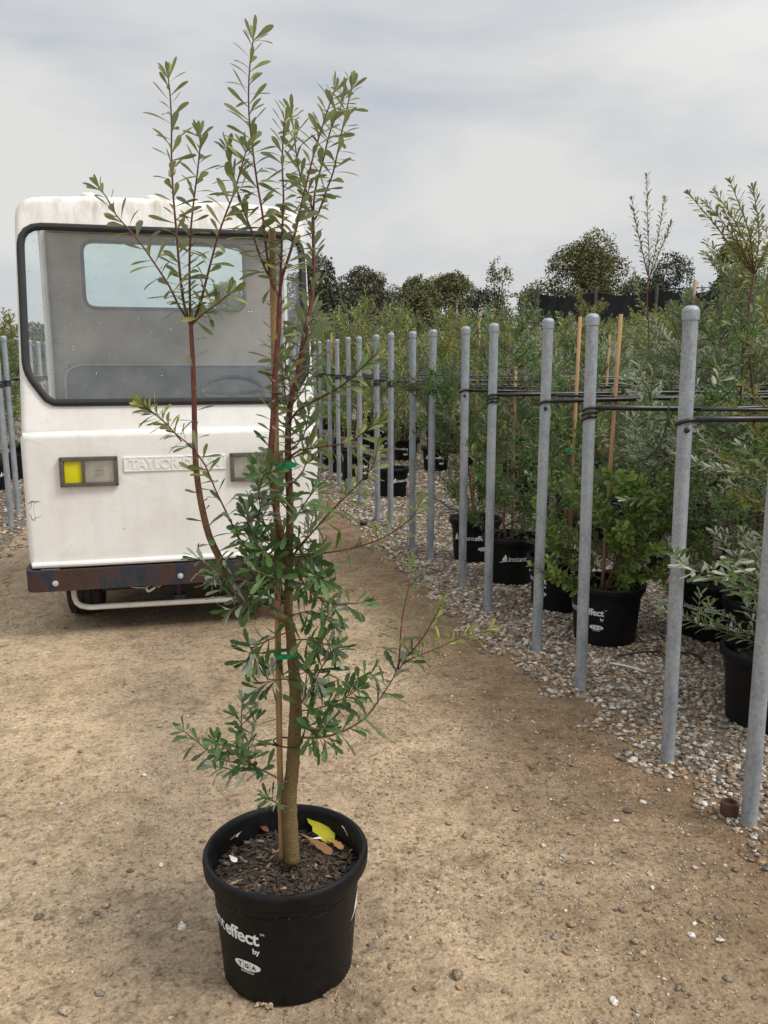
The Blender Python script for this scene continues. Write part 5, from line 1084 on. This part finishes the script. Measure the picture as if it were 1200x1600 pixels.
g = gnd(1152, 1278); mb = MB(); mb.lathe([(.030, -.02), (.032, .03), (.029, .045), (.022, .046), (.02, .03), (.0005, .03)], 16); thing('pipe_stub', 'short dark brown pipe stub sticking up at the foot of a post', 'stub', (g[0] - .01, g[1] + .03, 0), 0, None, mb.mesh('pipe_stub', noisy(mat('brown_stub', rough=.7), [(0.3, (.05, .02, .012)), (.7, (.10, .045, .025))], scale=30), angle=R(40)))
g = gnd(568, 819); mb = MB(); mb.lathe([(.04, -.005), (.042, .012), (.036, .022), (.02, .02), (.0005, .012)], 18); thing('plastic_cap', 'small black plastic cap lying on the dirt beside the post row', 'cap', (g[0], g[1], 0.0), 0, None, mb.mesh('plastic_cap', M['black_poly'], angle=R(40)))
def litter(px, py, L, lab, h=.03, mk='dry_leaf', grp=None):
    p = gnd(px, py, h); v, f = LEAF_LO[1]; me = npmesh('fallen_leaf', v, f, M[mk], smooth=True); o = thing('fallen_leaf', lab, 'leaf', p, 0, grp, me); o.scale = (L * 1.3, L, L * 1.6); o.rotation_euler = (random.uniform(-.3, .3), random.uniform(-.4, .4), random.uniform(0, 6.28))
litter(1033, 1018, .085, 'large rusty orange leaf on gravel between the low bush pot and the scuffed post', .045)
litter(1005, 1060, .05, 'small tan dead leaf on the gravel near the pale stick')
litter(484, 1212, .03, 'small orange dead leaf on the dirt behind the big potted tree', .004)
for x, y in ((672, 762), (708, 790), (720, 782), (660, 748), (690, 752), (655, 720), (705, 748), (650, 775), (735, 790), (668, 725)): litter(x, y, random.uniform(.08, .14), 'rusty dead leaf in the litter round the slim staked sapling', .03, grp='rusty leaves on the gravel gap')
it = []
rl = random.Random(9)
for i in range(700):
    x, y = (rl.uniform(2.2, 4.6), rl.uniform(7, 16)) if i < 480 else (rl.uniform(-3.2, -1.1), rl.uniform(5.6, 12))
    z = .035; a = rl.random() * 6.28; it.append((frame(np.array([math.cos(a), math.sin(a), rl.gauss(0, .25)]), np.array([rl.gauss(0, .3), rl.gauss(0, .3), 1]), np.array([x, y, z]), rl.uniform(.05, .11), 1.2), 1))
o = obj('leaf_litter', merge_leaves('leaf_litter', it, LEAF_LO, M['dry_leaf']), None, kind='stuff'); o['label'] = 'scattered rusty dead leaves strewn over the gravel beds'; o['category'] = 'leaf litter'

# ================================================================== BACKGROUND TREES AND SCREEN
def far_tree(label, px, top, wpx, D, m, name='tree', nleaf=5200, lobes=14, seed=0, low=.30, size=.16, flat=.75, open_=0.0, group=None):
    nleaf = int(nleaf * 3.2); size *= .54; wpx *= 1.12
    rg = np.random.default_rng(seed); b = at_depth(px, 600, D); x, y = b[0], b[1]; H = at_depth(px, top, D)[2]; rx = wpx / F * D / 2
    t = thing(name, label, 'tree', (x, y, 0), 0, group); cz = H * low; ch = H - cz
    C = []; 
    for k in range(lobes):
        a = k * 2.4 + rg.normal() * .3; u = rg.random() ** .5; zt = rg.random(); rr = rx * (1 - flat * zt ** 2.2) * u * .95
        C.append((rr * math.cos(a), rr * math.sin(a), cz + ch * (.12 + .72 * zt), rx * rg.uniform(.34, .5), ch * rg.uniform(.15, .24)))
    C.append((0, 0, H - ch * .17, rx * .38, ch * .17)); V = []; n = nleaf // len(C)
    for (cx, cy, c_z, r1, r2) in C:
        d = rg.normal(size=(n, 3)); d /= np.linalg.norm(d, axis=1)[:, None]; d[:, 2] = np.where(rg.random(n) < .6, abs(d[:, 2]), d[:, 2])
        rad = rg.uniform(.55, 1.08, n) ** .6; bumpy = 1 + .22 * np.sin(d[:, 0] * 7 + cx) * np.sin(d[:, 1] * 8 + cy) * np.sin(d[:, 2] * 7)
        V.append(np.array([cx, cy, c_z]) + d * np.array([r1, r1, r2]) * (rad * bumpy)[:, None])
    Pc = np.concatenate(V)
    if open_ > 0: keep = np.array([noise.noise(Vector(p * 1.1)) > -.5 + open_ for p in Pc]); Pc = Pc[keep]
    Rm = rot_rand(len(Pc)); s = rg.uniform(.6, 1.4, len(Pc)) * size; q = np.array([(-.5, -.2, 0), (.1, -.5, .08), (.5, .2, 0), (-.1, .5, -.08)])
    Vv = (np.einsum('kij,vj->kvi', Rm, q) * s[:, None, None] + Pc[:, None, :]).reshape(-1, 3); Fc = np.arange(len(Vv)).reshape(-1, 4)
    cr = obj('crown', npmesh('crown', Vv, Fc, M[m], np.repeat(rg.random(len(Pc)), 4)), t); cr['kind'] = 'stuff'
    mb = MB(); mb.tube(spline([(0, 0, -.1), (.1, .05, cz * .7), (0, .1, cz + ch * .35), (.05, 0, H - ch * .3)], .5), np.linspace(.05 * rx + .08, .03, len(spline([(0, 0, -.1), (.1, .05, cz * .7), (0, .1, cz + ch * .35), (.05, 0, H - ch * .3)], .5))), 8)
    tr = obj('trunk', mb.mesh('trunk', M['bark'], smooth=True), t)
    for (cx, cy, c_z, r1, r2) in C[:9]:
        mb = MB(); Q = spline([(0.02, .05, cz * .8 + .2 * rg.random()), (cx * .4, cy * .4, (cz + c_z) / 2), (cx, cy, c_z)], .4); mb.tube(Q, np.linspace(.07, .015, len(Q)), 6); obj('limb', mb.mesh('limb', M['bark'], smooth=True), t)
    return t
far_tree('dark dense evergreen tree right behind the white cart', 500, 398, 125, 34, 'tree_leaf_dark', seed=1, low=.05, nleaf=7000, size=.15, flat=.6)
far_tree('brownish half-bare tree next to the dark evergreen', 566, 414, 105, 42, 'tree_leaf_brown', seed=2, low=.2, nleaf=5200, size=.15, open_=.12)
far_tree('domed grey-green gum tree, left of the two behind the post row', 650, 432, 100, 48, 'tree_leaf', seed=3, low=.25, nleaf=5200, open_=.12)
far_tree('taller domed gum tree beside the grey-green one', 700, 428, 105, 50, 'tree_leaf', seed=4, low=.25, nleaf=5600, open_=.1)
far_tree('thin airy gum tree with sparse foliage against the sky', 775, 402, 62, 30, 'tree_leaf', seed=5, low=.35, nleaf=2000, size=.10, open_=.38)
far_tree('big round-topped dark tree behind the black screen', 906, 374, 150, 46, 'tree_leaf', seed=6, low=.2, nleaf=11000, lobes=22, size=.17, flat=.8)
far_tree('sparse dark tree between the round-topped tree and the right-hand tree', 1035, 393, 95, 36, 'tree_leaf_dark', seed=7, low=.3, nleaf=3400, size=.13, open_=.25)
far_tree('dark broad tree behind the yellow-green banksia fan', 1128, 378, 110, 34, 'tree_leaf', seed=8, low=.25, nleaf=7000, size=.14)
far_tree('dark broad tree beyond the bed\'s right end', 1235, 400, 120, 36, 'tree_leaf_dark', seed=9, low=.2, nleaf=5200, size=.15)
for k, (px, top, w, D, m) in enumerate(((830, 455, 90, 60, 'tree_leaf_dark'), (610, 455, 110, 62, 'tree_leaf_dark'), (745, 452, 90, 62, 'tree_leaf_dark'), (980, 440, 110, 58, 'tree_leaf_dark'))):
    far_tree('low dark tree filling the gap between the taller background trees', px, top, w, D, m, seed=20 + k, low=.05, nleaf=4200, size=.2, group='low gap trees')
for k, (px, top, w, D) in enumerate(((355, 440, 60, 60), (385, 446, 60, 58), (300, 500, 120, 70), (180, 515, 160, 70), (60, 505, 120, 55), (-40, 500, 130, 50), (430, 470, 110, 60))):
    far_tree('distant tree seen through or behind the white cart', px, top, w, D, 'tree_leaf', seed=40 + k, low=.08, nleaf=3200, size=.2, group='trees behind the cart')
# far wood closing the horizon
rg = np.random.default_rng(77); n = 16000; a = rg.uniform(-1.35, 1.25, n); D = rg.uniform(74, 92, n); hx = D * np.sin(a) - 5; hy = D * np.cos(a)
hh = np.array([3.2 + 1.6 * noise.noise((q * 9, 1, 0)) for q in a]); Pc = np.stack([hx, hy, rg.random(n) * hh], 1); Rm = rot_rand(n); q = np.array([(-.5, -.3, 0), (.2, -.5, .08), (.5, .3, 0), (-.2, .5, -.08)])
Vv = (np.einsum('kij,vj->kvi', Rm, q) * rg.uniform(.5, 1.2, n)[:, None, None] + Pc[:, None, :]).reshape(-1, 3)
o = obj('far_wood', npmesh('far_wood', Vv, np.arange(len(Vv)).reshape(-1, 4), M['tree_leaf_dark'], np.repeat(rg.random(n), 4)), None, kind='stuff'); o['label'] = 'low dark far-off wood along the horizon'; o['category'] = 'wood'
# black shade-cloth screen
a, b = at_depth(836, 600, 24.0), at_depth(1330, 600, 21.0); L = math.hypot(b[0] - a[0], b[1] - a[1]); ang = math.atan2(b[1] - a[1], b[0] - a[0])
scr = thing('shade_cloth_screen', 'tall black shade-cloth screen standing behind the back rows of plants', 'screen', (a[0], a[1], 0), ang); nb = 5
for k in range(nb):
    x0, x1 = L * k / nb, L * (k + 1) / nb; mb = MB(); n = 12; V = []
    for j in range(n + 1):
        for i in range(n + 1):
            u, v = i / n, j / n; V.append((x0 + (x1 - x0) * u, .05 + .06 * math.sin(u * 9 + k) * (1 - v) + .03 * math.sin(u * 23), 3.45 * v - .12 * math.sin(math.pi * u) * v))
    mb.add(V, [(j * (n + 1) + i, j * (n + 1) + i + 1, (j + 1) * (n + 1) + i + 1, (j + 1) * (n + 1) + i) for j in range(n) for i in range(n)]); obj('cloth_panel', mb.mesh('cloth_panel', M['shade_cloth'], smooth=True), scr)
for k in range(nb + 1): mb = MB(); mb.tube([(L * k / nb, 0, -.1), (L * k / nb, 0, 3.6)], .045, 10); obj('post', mb.mesh('post', M['dark_steel'], smooth=True), scr)
mb = MB(); mb.tube([(0, .02, 3.47), (L, .02, 3.47)], .012, 6); obj('top_wire', mb.mesh('top_wire', M['dark_steel']), scr)
